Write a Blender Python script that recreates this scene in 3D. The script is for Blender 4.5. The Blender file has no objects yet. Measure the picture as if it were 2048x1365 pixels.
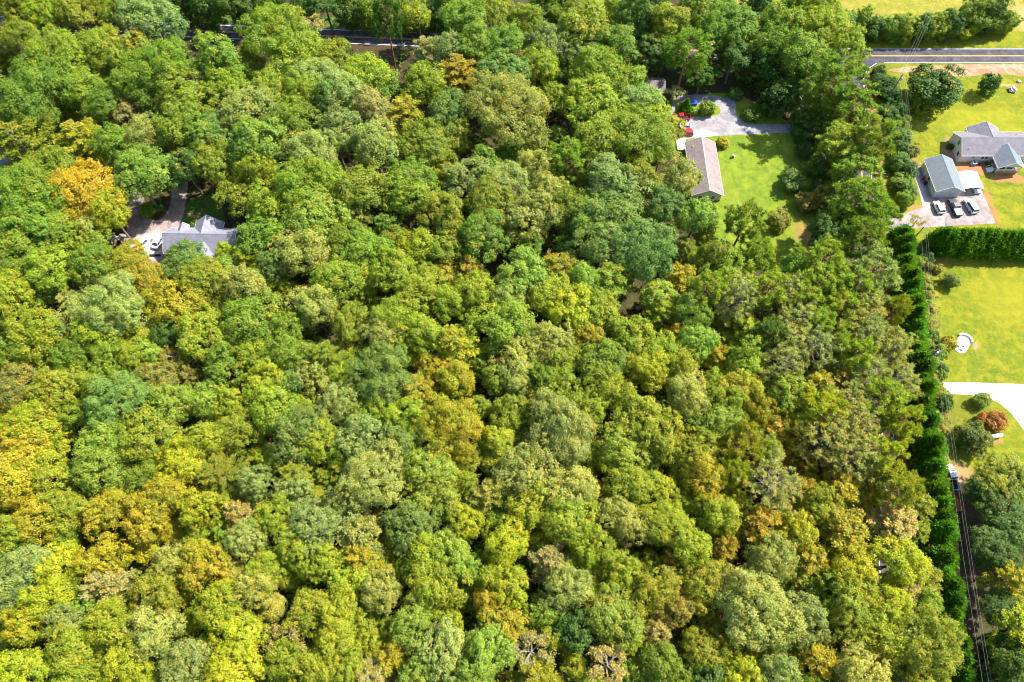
import bpy, bmesh, math, random
import numpy as np
from mathutils import Vector, Matrix

# ------------------------------------------------------------------ camera, sky, sun, exposure
SC = bpy.context.scene
COL = SC.collection
CAM_H, PITCH, FPX = 150.0, math.radians(62.3), 2048 * 24 / 36
cam_d = bpy.data.cameras.new("camera")
cam_d.lens, cam_d.sensor_width = 24, 36
cam_d.clip_start, cam_d.clip_end = 1, 6000
cam = bpy.data.objects.new("camera", cam_d)
cam.location = (0, 0, CAM_H)
cam.rotation_euler = (math.pi / 2 - PITCH, 0, 0)
COL.objects.link(cam)
SC.camera = cam

SUN_DIR = Vector((0.80, 0.42, 1.08)).normalized()          # towards the sun
world = bpy.data.worlds.new("World")
SC.world = world
world.use_nodes = True
wn = world.node_tree
sky = wn.nodes.new("ShaderNodeTexSky")
sky.sky_type = 'NISHITA'
sky.sun_disc = False
sky.sun_elevation = math.asin(SUN_DIR.z)
sky.sun_rotation = math.atan2(SUN_DIR.x, SUN_DIR.y)
wn.nodes["Background"].inputs[1].default_value = 0.14
wn.links.new(sky.outputs[0], wn.nodes["Background"].inputs[0])
sun_d = bpy.data.lights.new("sun", 'SUN')
sun_d.energy, sun_d.angle, sun_d.color = 5.0, math.radians(0.5), (1.0, 0.94, 0.84)
sun = bpy.data.objects.new("sun", sun_d)
sun.rotation_euler = SUN_DIR.to_track_quat('Z', 'Y').to_euler()
sun.location = (0, 0, 300)
COL.objects.link(sun)
vs = SC.view_settings
vs.view_transform, vs.look, vs.gamma, vs.exposure, vs.use_curve_mapping = 'Standard', 'None', 1, 1.05, False
SC.cycles.filter_width = 1.05
SC.cycles.max_bounces = 6
SC.cycles.diffuse_bounces = 3
SC.cycles.transmission_bounces = 3

random.seed(7)
RNG = np.random.default_rng(7)

# ------------------------------------------------------------------ helpers
def P(px, py, z=0.0):
    """A spot of the photograph (2048 wide) to the place on the land at height z."""
    u, v = px - 1024, 682.5 - py
    t = (CAM_H - z) / (FPX * math.sin(PITCH) - v * math.cos(PITCH))
    return Vector((u * t, (FPX * math.cos(PITCH) + v * math.sin(PITCH)) * t, z))

def depth(p):
    return p.y * math.cos(PITCH) + (CAM_H - p.z) * math.sin(PITCH)

def to_px(p):
    d = depth(p)
    return 1024 + FPX * p.x / d, 682.5 - FPX * (p.y * math.sin(PITCH) - (CAM_H - p.z) * math.cos(PITCH)) / d

def tag(o, label=None, cat=None, group=None, kind=None):
    if label: o["label"] = label
    if cat: o["category"] = cat
    if group: o["group"] = group
    if kind: o["kind"] = kind
    return o

def empty(name, loc, rz=0.0):
    o = bpy.data.objects.new(name, None)
    o.location, o.rotation_euler = loc, (0, 0, rz)
    o.empty_display_size = 0.5
    COL.objects.link(o)
    return o

class MB:
    def __init__(s): s.v, s.f = [], []
    def add(s, vs_, fs):
        b = len(s.v)
        s.v += [tuple(p) for p in vs_]
        s.f += [tuple(b + i for i in f) for f in fs]
        return s
    def box(s, x0, x1, y0, y1, z0, z1):
        return s.add([(x, y, z) for z in (z0, z1) for y in (y0, y1) for x in (x0, x1)],
                     [(0, 2, 3, 1), (4, 5, 7, 6), (0, 1, 5, 4), (2, 6, 7, 3), (0, 4, 6, 2), (1, 3, 7, 5)])
    def hexa(s, bottom, top):
        return s.add(list(bottom) + list(top), [(3, 2, 1, 0), (4, 5, 6, 7), (0, 1, 5, 4), (1, 2, 6, 5), (2, 3, 7, 6), (3, 0, 4, 7)])
    def prism(s, poly, axis, a, b):
        """poly of (p, q) pairs swept along an axis: x -> (y, z), y -> (x, z), z -> (x, y)."""
        n = len(poly)
        def pt(p, q, c): return {'x': (c, p, q), 'y': (p, c, q), 'z': (p, q, c)}[axis]
        vv = [pt(p, q, a) for p, q in poly] + [pt(p, q, b) for p, q in poly]
        return s.add(vv, [tuple(range(n))[::-1], tuple(range(n, 2 * n))] + [(i, (i + 1) % n, n + (i + 1) % n, n + i) for i in range(n)])
    def tube(s, pts, radii, n=6):
        pts = [Vector(p) for p in pts]
        b = len(s.v)
        for i, p in enumerate(pts):
            d = (pts[min(i + 1, len(pts) - 1)] - pts[max(i - 1, 0)]).normalized()
            a = d.orthogonal().normalized()
            c = d.cross(a)
            for k in range(n):
                t = 2 * math.pi * k / n
                s.v.append(tuple(p + (a * math.cos(t) + c * math.sin(t)) * radii[i]))
        for i in range(len(pts) - 1):
            for k in range(n):
                s.f.append((b + i * n + k, b + i * n + (k + 1) % n, b + (i + 1) * n + (k + 1) % n, b + (i + 1) * n + k))
        s.f.append(tuple(b + k for k in range(n))[::-1])
        s.f.append(tuple(b + (len(pts) - 1) * n + k for k in range(n)))
        return s
    def mesh(s, name):
        m = bpy.data.meshes.new(name)
        m.from_pydata(s.v, [], s.f)
        bm = bmesh.new(); bm.from_mesh(m)
        bmesh.ops.recalc_face_normals(bm, faces=bm.faces)
        bm.to_mesh(m); bm.free()
        return m
    def build(s, name, mat, parent=None, bevel=0.0, smooth=False):
        m = s.mesh(name)
        if bevel:
            bm = bmesh.new(); bm.from_mesh(m)
            bmesh.ops.remove_doubles(bm, verts=bm.verts, dist=0.0005)
            bmesh.ops.bevel(bm, geom=list(bm.edges), offset=bevel, segments=2, profile=0.6, affect='EDGES', clamp_overlap=True)
            bm.to_mesh(m); bm.free()
        if smooth: m.polygons.foreach_set("use_smooth", [True] * len(m.polygons))
        m.materials.append(mat)
        o = bpy.data.objects.new(name, m)
        COL.objects.link(o)
        o.parent = parent
        return o

# ------------------------------------------------------------------ materials
class NT:
    def __init__(s, name):
        s.m = bpy.data.materials.new(name); s.m.use_nodes = True
        s.t = s.m.node_tree
        s.b = s.t.nodes["Principled BSDF"]
    def n(s, typ, **kw):
        nd = s.t.nodes.new(typ)
        for k, v in kw.items():
            setattr(nd, k, v)
        return nd
    def l(s, a, b): s.t.links.new(a, b)
    def pos(s): return s.n("ShaderNodeNewGeometry").outputs["Position"]
    def obj(s): return s.n("ShaderNodeTexCoord").outputs["Object"]
    def noise(s, vec, scale, detail=4, rough=0.6, dist=0.0):
        nd = s.n("ShaderNodeTexNoise")
        nd.inputs["Scale"].default_value, nd.inputs["Detail"].default_value = scale, detail
        nd.inputs["Roughness"].default_value, nd.inputs["Distortion"].default_value = rough, dist
        s.l(vec, nd.inputs["Vector"])
        return nd.outputs["Fac"]
    def ramp(s, fac, stops):
        nd = s.n("ShaderNodeValToRGB")
        e = nd.color_ramp.elements
        while len(e) < len(stops): e.new(0.5)
        for el, (p, c) in zip(e, stops):
            el.position = p
            el.color = (*c, 1) if len(c) == 3 else c
        s.l(fac, nd.inputs[0])
        return nd.outputs[0]
    def mix(s, fac, a, b, mode='MIX'):
        nd = s.n("ShaderNodeMix", data_type='RGBA', blend_type=mode)
        for sock, v in ((nd.inputs[0], fac), (nd.inputs[6], a), (nd.inputs[7], b)):
            if isinstance(v, (int, float)): sock.default_value = v
            elif isinstance(v, tuple): sock.default_value = (*v, 1)
            else: s.l(v, sock)
        return nd.outputs[2]
    def math(s, op, a, b=None):
        nd = s.n("ShaderNodeMath", operation=op)
        for sock, v in zip(nd.inputs, (a, b)):
            if v is None: continue
            if isinstance(v, (int, float)): sock.default_value = v
            else: s.l(v, sock)
        return nd.outputs[0]
    def vmath(s, op, a, b):
        nd = s.n("ShaderNodeVectorMath", operation=op)
        for sock, v in zip(nd.inputs, (a, b)):
            if isinstance(v, tuple): sock.default_value = v
            else: s.l(v, sock)
        return nd.outputs[1] if op in ('LENGTH', 'DISTANCE') else nd.outputs[0]
    def maprange(s, v, a, b, c=0.0, d=1.0):
        nd = s.n("ShaderNodeMapRange")
        s.l(v, nd.inputs[0])
        for i, x in enumerate((a, b, c, d)): nd.inputs[i + 1].default_value = x
        return nd.outputs[0]
    def bump(s, h, strength=0.4, dist=0.05):
        nd = s.n("ShaderNodeBump")
        nd.inputs["Strength"].default_value, nd.inputs["Distance"].default_value = strength, dist
        s.l(h, nd.inputs["Height"]); s.l(nd.outputs[0], s.b.inputs["Normal"])
    def col(s, c, rough=0.9, spec=0.2):
        if isinstance(c, tuple): s.b.inputs["Base Color"].default_value = (*c, 1)
        else: s.l(c, s.b.inputs["Base Color"])
        s.b.inputs["Roughness"].default_value = rough
        s.b.inputs["Specular IOR Level"].default_value = spec
        return s.m
    def spots(s, base, spots, dist=1.6, nscale=0.35):
        """Bare patches of soil with a soft ragged edge: (x, y, rx, ry, colour, amount)."""
        pos = s.pos()
        nz = s.n("ShaderNodeTexNoise"); nz.inputs["Scale"].default_value, nz.inputs["Detail"].default_value = nscale, 5
        s.l(pos, nz.inputs["Vector"])
        off = s.vmath('MULTIPLY', s.vmath('SUBTRACT', nz.outputs["Color"], (0.5, 0.5, 0.5)), (dist * 3, dist * 3, 0))
        p2 = s.vmath('ADD', pos, off)
        for x, y, rx, ry, c, a in spots:
            d = s.vmath('MULTIPLY', s.vmath('SUBTRACT', p2, (x, y, 0)), (1 / rx, 1 / ry, 0))
            f = s.maprange(s.vmath('LENGTH', d, (0, 0, 0)), 1.15, 0.45, 0, a)
            base = s.mix(f, base, c)
        return base

def plain(name, c, rough=0.6, spec=0.4, var=0.12, scale=3.0, metal=0.0):
    t = NT(name)
    f = t.noise(t.obj(), scale, 5)
    dark = tuple(x * (1 - var) for x in c); lite = tuple(min(1, x * (1 + var)) for x in c)
    t.col(t.ramp(f, [(0.3, dark), (0.7, lite)]), rough, spec)
    t.b.inputs["Metallic"].default_value = metal
    return t.m

CLAY = (0.42, 0.17, 0.09)
CLAY2 = (0.50, 0.27, 0.18)

def ground_like(name, cols, spots=(), streak=None, bump=0.3, big=0.05, fine=1.3, cracks=0.0):
    t = NT(name)
    p = t.pos()
    f1 = t.noise(p, big, 6, 0.65, 0.6)
    c = t.ramp(f1, [(0.30, cols[0]), (0.5, cols[1]), (0.70, cols[2])])
    f2 = t.noise(p, fine, 6, 0.75)
    c = t.mix(0.55, c, t.ramp(f2, [(0.3, tuple(x * 0.62 for x in cols[1])), (0.7, tuple(min(1, x * 1.32) for x in cols[1]))]))
    f4 = t.noise(p, 0.28, 5, 0.7, 0.4)
    c = t.mix(t.maprange(f4, 0.44, 0.60, 0.0, 0.7), c, tuple(min(1, x * 1.28) for x in cols[2]))
    f5 = t.noise(p, 0.6, 6, 0.8)
    c = t.mix(t.maprange(f5, 0.5, 0.66, 0.0, 0.5), c, tuple(x * 0.6 for x in cols[0]))
    if streak:
        st = t.vmath('MULTIPLY', p, streak)
        f3 = t.noise(st, 1.0, 3)
        c = t.mix(0.16, c, t.ramp(f3, [(0.35, tuple(x * 0.55 for x in cols[0])), (0.65, cols[2])]))
    if cracks:
        v = t.n("ShaderNodeTexVoronoi", feature='DISTANCE_TO_EDGE'); v.inputs["Scale"].default_value = cracks
        wob = t.n("ShaderNodeTexNoise"); wob.inputs["Scale"].default_value = 1.5; t.l(p, wob.inputs["Vector"])
        t.l(t.vmath('ADD', p, t.vmath('MULTIPLY', wob.outputs["Color"], (1.2, 1.2, 0))), v.inputs["Vector"])
        f6 = t.math('MULTIPLY', t.maprange(v.outputs["Distance"], 0.0, 0.022, 0.75, 0.0), t.maprange(f1, 0.45, 0.55, 0.0, 1.0))
        c = t.mix(f6, c, tuple(x * 0.35 for x in cols[0]))
        f7 = t.noise(p, 0.35, 3, 0.5)
        c = t.mix(t.maprange(f7, 0.56, 0.60, 0.0, 0.30), c, tuple(x * 0.55 for x in cols[0]))
    if spots: c = t.spots(c, spots)
    t.bump(f2, bump, 0.08)
    return t.col(c, 0.95, 0.1)

M = {}
M['forest_floor'] = ground_like('forest_floor', [(0.05, 0.035, 0.02), (0.075, 0.05, 0.028), (0.05, 0.06, 0.02)], big=0.08)
M['lawn'] = ground_like('lawn', [(0.080, 0.145, 0.016), (0.155, 0.195, 0.014), (0.245, 0.222, 0.016)], streak=(0.08, 0.5, 0), bump=0.2, big=0.035, spots=[
    (128.5, 141.0, 3.2, 5.5, CLAY2, 0.8), (131, 134.5, 6.5, 2.4, CLAY, 0.85), (140.5, 131.0, 6.0, 1.8, CLAY, 0.85),
    (114.5, 136.5, 3.5, 1.6, CLAY, 0.6), (132.8, 121, 1.0, 8, CLAY, 0.7), (112.5, 119.8, 4.5, 1.6, CLAY, 0.7), (104.5, 121.0, 3.5, 2.6, CLAY, 0.8),
    (103.5, 112.5, 2.6, 2.6, CLAY, 0.8), (124, 164.5, 1.0, 0.8, CLAY, 0.8), (152, 168, 6, 0.8, CLAY2, 0.7),
    (112, 103, 5.5, 1.2, CLAY, 0.5), (114.8, 77.3, 1.6, 1.1, CLAY2, 0.6), (111, 53, 2.2, 1.0, CLAY, 0.7),
    (128, 91, 12, 9, (0.30, 0.27, 0.02), 0.45), (140, 152, 16, 8, (0.30, 0.30, 0.02), 0.4), (107, 60, 10, 6, (0.13, 0.14, 0.02), 0.5),
    (100.5, 44, 4.0, 5.0, CLAY2, 0.6)])
M['garden_lawn'] = ground_like('garden_lawn', [(0.095, 0.185, 0.018), (0.140, 0.220, 0.020), (0.21, 0.25, 0.024)], streak=(0.6, 0.08, 0), bump=0.2, big=0.09, spots=[
    (63.5, 121, 1.0, 1.8, CLAY2, 0.6), (60, 128, 3, 9, (0.19, 0.21, 0.025), 0.5), (79, 112, 3, 5, CLAY, 0.5), (82, 106, 4, 4, CLAY, 0.4), (70.5, 162, 4, 1.2, CLAY, 0.7)])
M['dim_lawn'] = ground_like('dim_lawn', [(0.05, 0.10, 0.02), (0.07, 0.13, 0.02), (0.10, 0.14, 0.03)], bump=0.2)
M['field'] = ground_like('field', [(0.17, 0.20, 0.022), (0.23, 0.23, 0.026), (0.30, 0.25, 0.05)], streak=(1.4, 0.05, 0), bump=0.3, big=0.04, spots=[(170, 199, 8, 7, (0.42, 0.30, 0.14), 0.7)])
M['clay'] = ground_like('clay', [(0.36, 0.13, 0.07), (0.44, 0.19, 0.11), (0.52, 0.30, 0.20)], bump=0.5, big=0.25, fine=2.2)
M['clearing'] = ground_like('clearing', [(0.05, 0.04, 0.02), (0.07, 0.055, 0.022), (0.06, 0.065, 0.02)])
M['clay_path'] = ground_like('clay_path', [(0.34, 0.125, 0.07), (0.40, 0.165, 0.10), (0.29, 0.18, 0.07)], bump=0.4, big=0.25, fine=1.6)
M['gravel'] = ground_like('gravel', [(0.20, 0.195, 0.215), (0.26, 0.25, 0.27), (0.33, 0.31, 0.31)], streak=(0.05, 1.3, 0), bump=0.5, big=0.12, fine=3.0,
                          spots=[(54, 145.6, 8, 4.2, (0.62, 0.57, 0.51), 0.9), (60, 150.6, 4, 0.6, CLAY2, 0.5), (72, 150, 6, 1.0, (0.40, 0.37, 0.36), 0.5)])
M['gravel_warm'] = ground_like('gravel_warm', [(0.18, 0.135, 0.135), (0.25, 0.19, 0.185), (0.33, 0.26, 0.24)], bump=0.5, big=0.2, fine=3.0,
                               spots=[(-98, 107, 5.5, 6.5, (0.56, 0.49, 0.43), 0.9), (-87, 117, 1.2, 6, CLAY2, 0.5)])
M['pad'] = ground_like('parking_pad', [(0.23, 0.19, 0.185), (0.29, 0.24, 0.235), (0.33, 0.285, 0.275)], bump=0.1, big=0.10, fine=1.2, cracks=0.22,
                       spots=[(120, 121.8, 8, 1.6, (0.45, 0.29, 0.24), 0.6), (114.6, 128, 1.5, 9, (0.50, 0.46, 0.46), 0.6)])
M['concrete'] = ground_like('concrete', [(0.70, 0.69, 0.67), (0.76, 0.75, 0.73), (0.80, 0.79, 0.77)], bump=0.1, big=0.2, fine=2.0)
M['asphalt'] = ground_like('asphalt', [(0.060, 0.055, 0.075), (0.085, 0.08, 0.10), (0.12, 0.11, 0.13)], streak=(0.04, 0.8, 0), bump=0.1, big=0.06, fine=2.5, cracks=0.16)
def worn_line(name, c):
    t = NT(name)
    p = t.pos()
    f = t.noise(p, 0.9, 6, 0.8); f2 = t.noise(p, 7, 4, 0.8)
    w = t.math('MULTIPLY', t.maprange(f, 0.52, 0.66, 0.0, 1.0), t.maprange(f2, 0.35, 0.6, 0.0, 0.75))
    return t.col(t.mix(w, c, (0.13, 0.12, 0.13)), 0.8, 0.2)
M['line_white'] = worn_line('line_white', (0.78, 0.78, 0.78))
M['line_yellow'] = worn_line('line_yellow', (0.72, 0.44, 0.06))

def shingle(name, c, wear=0.25):
    t = NT(name)
    p = t.obj()
    f = t.noise(p, 0.7, 6, 0.7); f2 = t.noise(p, 9, 4, 0.8)
    br = t.n("ShaderNodeTexBrick"); br.inputs["Scale"].default_value = 2.6
    br.inputs["Mortar Size"].default_value = 0.015
    br.inputs["Color1"].default_value, br.inputs["Color2"].default_value, br.inputs["Mortar"].default_value = (0.55, 0.55, 0.55, 1), (0.95, 0.95, 0.95, 1), (0.35, 0.35, 0.35, 1)
    t.l(p, br.inputs["Vector"])
    base = t.ramp(f, [(0.25, tuple(x * (1 - wear) for x in c)), (0.75, tuple(x * (1 + wear) for x in c))])
    base = t.mix(0.35, base, br.outputs[0], 'MULTIPLY')
    base = t.mix(0.4, base, t.ramp(f2, [(0.3, (0.4, 0.4, 0.4)), (0.7, (1, 1, 1))]), 'MULTIPLY')
    t.bump(f2, 0.4, 0.03)
    return t.col(base, 0.9, 0.2)

M['roof_grey'] = shingle('roof_grey', (0.27, 0.25, 0.28))
M['roof_teal'] = shingle('roof_teal', (0.22, 0.25, 0.27), 0.15)
M['roof_brown'] = shingle('roof_brown', (0.33, 0.265, 0.255))
M['roof_slate'] = shingle('roof_slate', (0.31, 0.31, 0.38))
def siding(name, c):
    t = NT(name)
    w = t.n("ShaderNodeTexWave", wave_type='BANDS', bands_direction='Z', wave_profile='SAW')
    w.inputs["Scale"].default_value = 1.6
    t.l(t.obj(), w.inputs["Vector"])
    f = t.noise(t.obj(), 0.8, 5)
    t.bump(w.outputs["Fac"], 0.35, 0.03)
    return t.col(t.ramp(f, [(0.3, tuple(x * 0.9 for x in c)), (0.7, c)]), 0.7, 0.3)
M['siding'] = siding('siding', (0.66, 0.62, 0.58))
M['siding_grey'] = siding('siding_grey', (0.55, 0.55, 0.54))
M['brick_wall'] = siding('brick_wall', (0.33, 0.20, 0.15))
M['trim'] = plain('white_trim', (0.78, 0.78, 0.78), 0.5, 0.4, 0.04)
M['teal_trim'] = plain('teal_trim', (0.20, 0.30, 0.31), 0.6, 0.3, 0.1)
M['glass'] = plain('window_glass', (0.05, 0.08, 0.14), 0.08, 0.7, 0.2)
M['canvas'] = plain('white_canvas', (0.84, 0.84, 0.83), 0.7, 0.3, 0.03)
M['timber'] = plain('timber', (0.36, 0.24, 0.15), 0.8, 0.2, 0.25)
M['dark'] = plain('dark_void', (0.025, 0.025, 0.03), 0.8, 0.2, 0.2)
M['rubber'] = plain('rubber', (0.02, 0.02, 0.022), 0.8, 0.3, 0.2)
M['steel'] = plain('steel', (0.45, 0.46, 0.48), 0.35, 0.5, 0.1, metal=0.8)
M['pole_wood'] = plain('pole_wood', (0.24, 0.19, 0.15), 0.9, 0.1, 0.3)
M['wire'] = plain('wire', (0.45, 0.44, 0.42), 0.4, 0.5, 0.05)
M['rock'] = plain('rock', (0.52, 0.42, 0.38), 0.9, 0.2, 0.3, 2.0)
M['blue'] = plain('blue_tarp', (0.012, 0.09, 0.55), 0.5, 0.4, 0.3)
M['red_paint'] = plain('red_paint', (0.5, 0.02, 0.02), 0.5, 0.4, 0.2)
M['rust_deck'] = plain('rust_deck', (0.36, 0.15, 0.10), 0.9, 0.1, 0.3)
M['lamp_red'] = plain('lamp_red', (0.35, 0.01, 0.01), 0.2, 0.6, 0.1)
M['lamp_clear'] = plain('lamp_clear', (0.75, 0.75, 0.78), 0.15, 0.7, 0.05)
def paint(name, c, rough=0.3):
    t = NT(name)
    t.col(c, rough, 0.5)
    t.b.inputs["Coat Weight"].default_value, t.b.inputs["Coat Roughness"].default_value = 0.6, 0.08
    return t.m
M['car_white'] = paint('car_white', (0.80, 0.80, 0.80))
M['car_black'] = paint('car_black', (0.014, 0.017, 0.022))
M['car_black'].node_tree.nodes['Principled BSDF'].inputs['Coat Weight'].default_value = 0.1
M['car_black'].node_tree.nodes['Principled BSDF'].inputs['Roughness'].default_value = 0.4
M['car_red'] = paint('car_red', (0.52, 0.012, 0.02))
M['car_silver'] = paint('car_silver', (0.62, 0.63, 0.66))
M['car_blue_white'] = paint('car_blue_white', (0.46, 0.56, 0.66))

# leaves: the tree's own colour comes with each tree, leaf-by-leaf variation from the mesh
def leaf_material(name, trans=0.45, gloss=0.018):
    t = NT(name)
    t.t.nodes.remove(t.b)
    oi = t.n("ShaderNodeObjectInfo")
    at = t.n("ShaderNodeAttribute", attribute_name="tone")
    at2 = t.n("ShaderNodeAttribute", attribute_name="turn")
    c = oi.outputs["Color"]
    dark = t.mix(1.0, c, (0.60, 0.80, 0.75), 'MULTIPLY')
    lite = t.mix(1.0, c, (1.62, 1.42, 1.35), 'MULTIPLY')
    base = t.mix(at.outputs["Fac"], dark, lite)
    aut = t.math('GREATER_THAN', oi.outputs["Alpha"], at2.outputs["Fac"])
    base = t.mix(t.math('MULTIPLY', aut, 0.72), base, t.mix(at.outputs["Fac"], (0.42, 0.27, 0.015), (0.64, 0.43, 0.03)))
    d = t.n("ShaderNodeBsdfDiffuse"); tr = t.n("ShaderNodeBsdfTranslucent"); g = t.n("ShaderNodeBsdfGlossy")
    t.l(base, d.inputs[0])
    t.l(t.mix(1.0, base, (1.15, 1.25, 0.55), 'MULTIPLY'), tr.inputs[0])
    g.inputs["Roughness"].default_value = 0.55
    g.inputs[0].default_value = (0.9, 0.95, 1, 1)
    m1 = t.n("ShaderNodeMixShader"); m1.inputs[0].default_value = trans
    t.l(d.outputs[0], m1.inputs[1]); t.l(tr.outputs[0], m1.inputs[2])
    m2 = t.n("ShaderNodeMixShader"); m2.inputs[0].default_value = gloss
    t.l(m1.outputs[0], m2.inputs[1]); t.l(g.outputs[0], m2.inputs[2])
    t.l(m2.outputs[0], t.t.nodes["Material Output"].inputs[0])
    return t.m
M['leaf'] = leaf_material('leaf')
M['needle'] = leaf_material('needle', 0.38, 0.012)
M['bark'] = plain('bark', (0.20, 0.16, 0.125), 0.95, 0.1, 0.35, 2.0)
M['bark_pale'] = plain('bark_pale', (0.36, 0.30, 0.26), 0.95, 0.1, 0.25, 2.0)
M['bark_grey'] = plain('bark_grey', (0.24, 0.20, 0.18), 0.95, 0.1, 0.25, 2.0)
M['bark_pine'] = plain('bark_pine', (0.26, 0.14, 0.08), 0.95, 0.1, 0.4, 2.0)

# ------------------------------------------------------------------ the land, roads and paved ground
def smooth_poly(pts, sub=6, jitter=0.0):
    n, out = len(pts), []
    for i in range(n):
        p0, p1, p2, p3 = (Vector(pts[(i + k - 1) % n]) for k in range(4))
        for k in range(sub):
            t = k / sub
            q = 0.5 * ((2 * p1) + (p2 - p0) * t + (2 * p0 - 5 * p1 + 4 * p2 - p3) * t * t + (3 * p1 - p0 - 3 * p2 + p3) * t ** 3)
            if jitter: q = q + Vector((random.uniform(-jitter, jitter), random.uniform(-jitter, jitter)))
            out.append(q)
    return out

def sheet(name, poly, z, mat, kind='structure', parent=None):
    m = bpy.data.meshes.new(name)
    m.from_pydata([(p[0], p[1], z) for p in poly], [], [tuple(range(len(poly)))])
    bm = bmesh.new(); bm.from_mesh(m)
    bmesh.ops.triangulate(bm, faces=bm.faces)
    bmesh.ops.recalc_face_normals(bm, faces=bm.faces)
    for f in bm.faces:
        if f.normal.z < 0: f.normal_flip()
    bm.to_mesh(m); bm.free()
    m.materials.append(mat)
    o = bpy.data.objects.new(name, m); COL.objects.link(o); o.parent = parent
    if kind and not parent: o["kind"] = kind
    return o

def W(*pp):          # photo spots on level ground -> plan points
    return [P(x, y).xy for x, y in pp]

sheet('ground', [(-2500, -1500), (2500, -1500), (2500, 3500), (-2500, 3500)], 0.0, M['forest_floor'])

def hedge_x(y): return 112.9 - 0.1665 * (160 - y)          # the line of the poles and wires
def road_y(x):
    t = max(0.0, 112 - x)
    return 181.2 + 0.0585 * t * t / (t + 14)
def side_x(y): return 86.8 + 0.179 * (y - 75.4)            # left edge line of the side road

sheet('lawn', [(hedge_x(178) - 3, 178.2), (260, 177.6), (260, 34), (104, 34), (98, 44)] + [(hedge_x(y) - 1.0, y) for y in (60, 80, 100)] +
      [(hedge_x(110) - 4, 110), (hedge_x(122) - 6, 122), (hedge_x(150) - 3, 150)], 0.004, M['lawn'])
sheet('verge', [(60, road_y(60) + 3.2), (85, road_y(85) + 3.2), (112, 184.4), (260, 184.4), (260, 192), (85, 193), (60, 194)], 0.004, M['lawn'])
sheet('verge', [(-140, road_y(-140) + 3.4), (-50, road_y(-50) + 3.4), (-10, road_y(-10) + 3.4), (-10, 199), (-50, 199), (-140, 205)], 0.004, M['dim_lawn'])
sheet('field', [(60, 194.02), (85, 193.02), (260, 192.02), (600, 200), (700, 900), (60, 900)], 0.004, M['field'])
sheet('garden_lawn', smooth_poly(W((1335, 205), (1370, 195), (1445, 186), (1500, 200), (1600, 262), (1650, 330), (1670, 420), (1650, 500), (1560, 545), (1450, 500), (1400, 430), (1345, 300)), 5, 0.15), 0.004, M['garden_lawn'])
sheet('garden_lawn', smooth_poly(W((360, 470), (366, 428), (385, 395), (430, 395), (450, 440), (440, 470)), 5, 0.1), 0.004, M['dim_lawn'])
sheet('clearing', smooth_poly(W((1215, 660), (1225, 610), (1265, 585), (1305, 600), (1310, 650), (1260, 670)), 5, 0.2), 0.004, M['clearing'])
# bare banks and the track under the wires
sheet('clay_bank', smooth_poly([(118, 174.6), (126, 176.2), (140, 177.2), (165, 177.2), (230, 177), (230, 171.8), (172, 171.6), (158, 172.2), (149, 172.8), (142, 171.9), (136, 172.6), (128, 173.4), (122, 173.6)], 4, 0.25), 0.008, M['clay'])
sheet('clay_track', smooth_poly([(hedge_x(52) + 0.5, 52), (hedge_x(52) + 3.2, 52), (hedge_x(40) + 4.2, 40), (hedge_x(28) + 4.6, 28), (hedge_x(14) + 3.0, 14), (hedge_x(0) + 2.6, 0), (hedge_x(-8) + 2.2, -8),
                                 (hedge_x(-8) - 2.2, -8), (hedge_x(0) - 1.8, 0), (hedge_x(14) - 1.6, 14), (hedge_x(28) - 1.4, 28), (hedge_x(40) - 0.8, 40)], 5, 0.2), 0.008, M['clay_path'])
sheet('pine_straw', [(hedge_x(178) + d, 178 - 0.0) for d in (-11, -3.4)] + [(hedge_x(y) - 1.4, y) for y in (100, 50, 0)] + [(hedge_x(y) - 8, y) for y in (0, 50, 100)], 0.006, M['clay_path'])

# main road
XS = [-260 + 10 * i for i in range(65)]
def strip(name, mat, off0, off1, z, x0=-260, x1=380, parent=None):
    xs = [x for x in XS if x0 < x < x1]
    xs = [x0] + xs + [x1]
    return sheet(name, [(x, road_y(x) + off0) for x in xs] + [(x, road_y(x) + off1) for x in reversed(xs)], z, mat, parent=parent)
road = strip('road', M['asphalt'], -3.45, 3.45, 0.012)
strip('edge_line', M['line_white'], 3.0, 3.22, 0.016, parent=road)
strip('edge_line', M['line_white'], -3.22, -3.0, 0.016, x0=117.5, parent=road)
strip('edge_line', M['line_white'], -3.22, -3.0, 0.016, x1=103, parent=road)
strip('centre_line', M['line_yellow'], 0.08, 0.26, 0.016, x0=112.5, parent=road)
strip('centre_line', M['line_yellow'], -0.26, -0.08, 0.016, x0=112.5, parent=road)
strip('centre_line', M['line_yellow'], 0.08, 0.26, 0.016, x1=103, parent=road)
strip('centre_line', M['line_yellow'], -0.26, -0.08, 0.016, x1=103, parent=road)
# side road running under the pines, flaring into the main road
YS = [-40, 0, 40, 80, 120, 150, 166]
def side(name, mat, a, b, z, y0=-40, y1=166, parent=None):
    ys = [y0] + [y for y in YS if y0 < y < y1] + [y1]
    return sheet(name, [(side_x(y) + a, y) for y in ys] + [(side_x(y) + b, y) for y in reversed(ys)], z, mat, parent=parent)
s0 = side_x(166)
sr = sheet('side_road', [(side_x(-40) - 0.4, -40), (side_x(-40) + 5.8, -40)] + [(side_x(y) + 5.8, y) for y in (40, 120, 166)] +
           [(s0 + 6.9, 171), (s0 + 9.2, 175.2), (s0 + 13, 177.7), (s0 - 9, 178.4), (s0 - 3.6, 175), (s0 - 0.9, 170)] +
           [(side_x(y) - 0.4, y) for y in (166, 120, 40)], 0.010, M['asphalt'])
side('edge_line', M['line_white'], -0.08, 0.08, 0.015, parent=sr)
side('edge_line', M['line_white'], 5.2, 5.36, 0.015, parent=sr)
side('centre_line', M['line_yellow'], 2.45, 2.57, 0.015, parent=sr)
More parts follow.
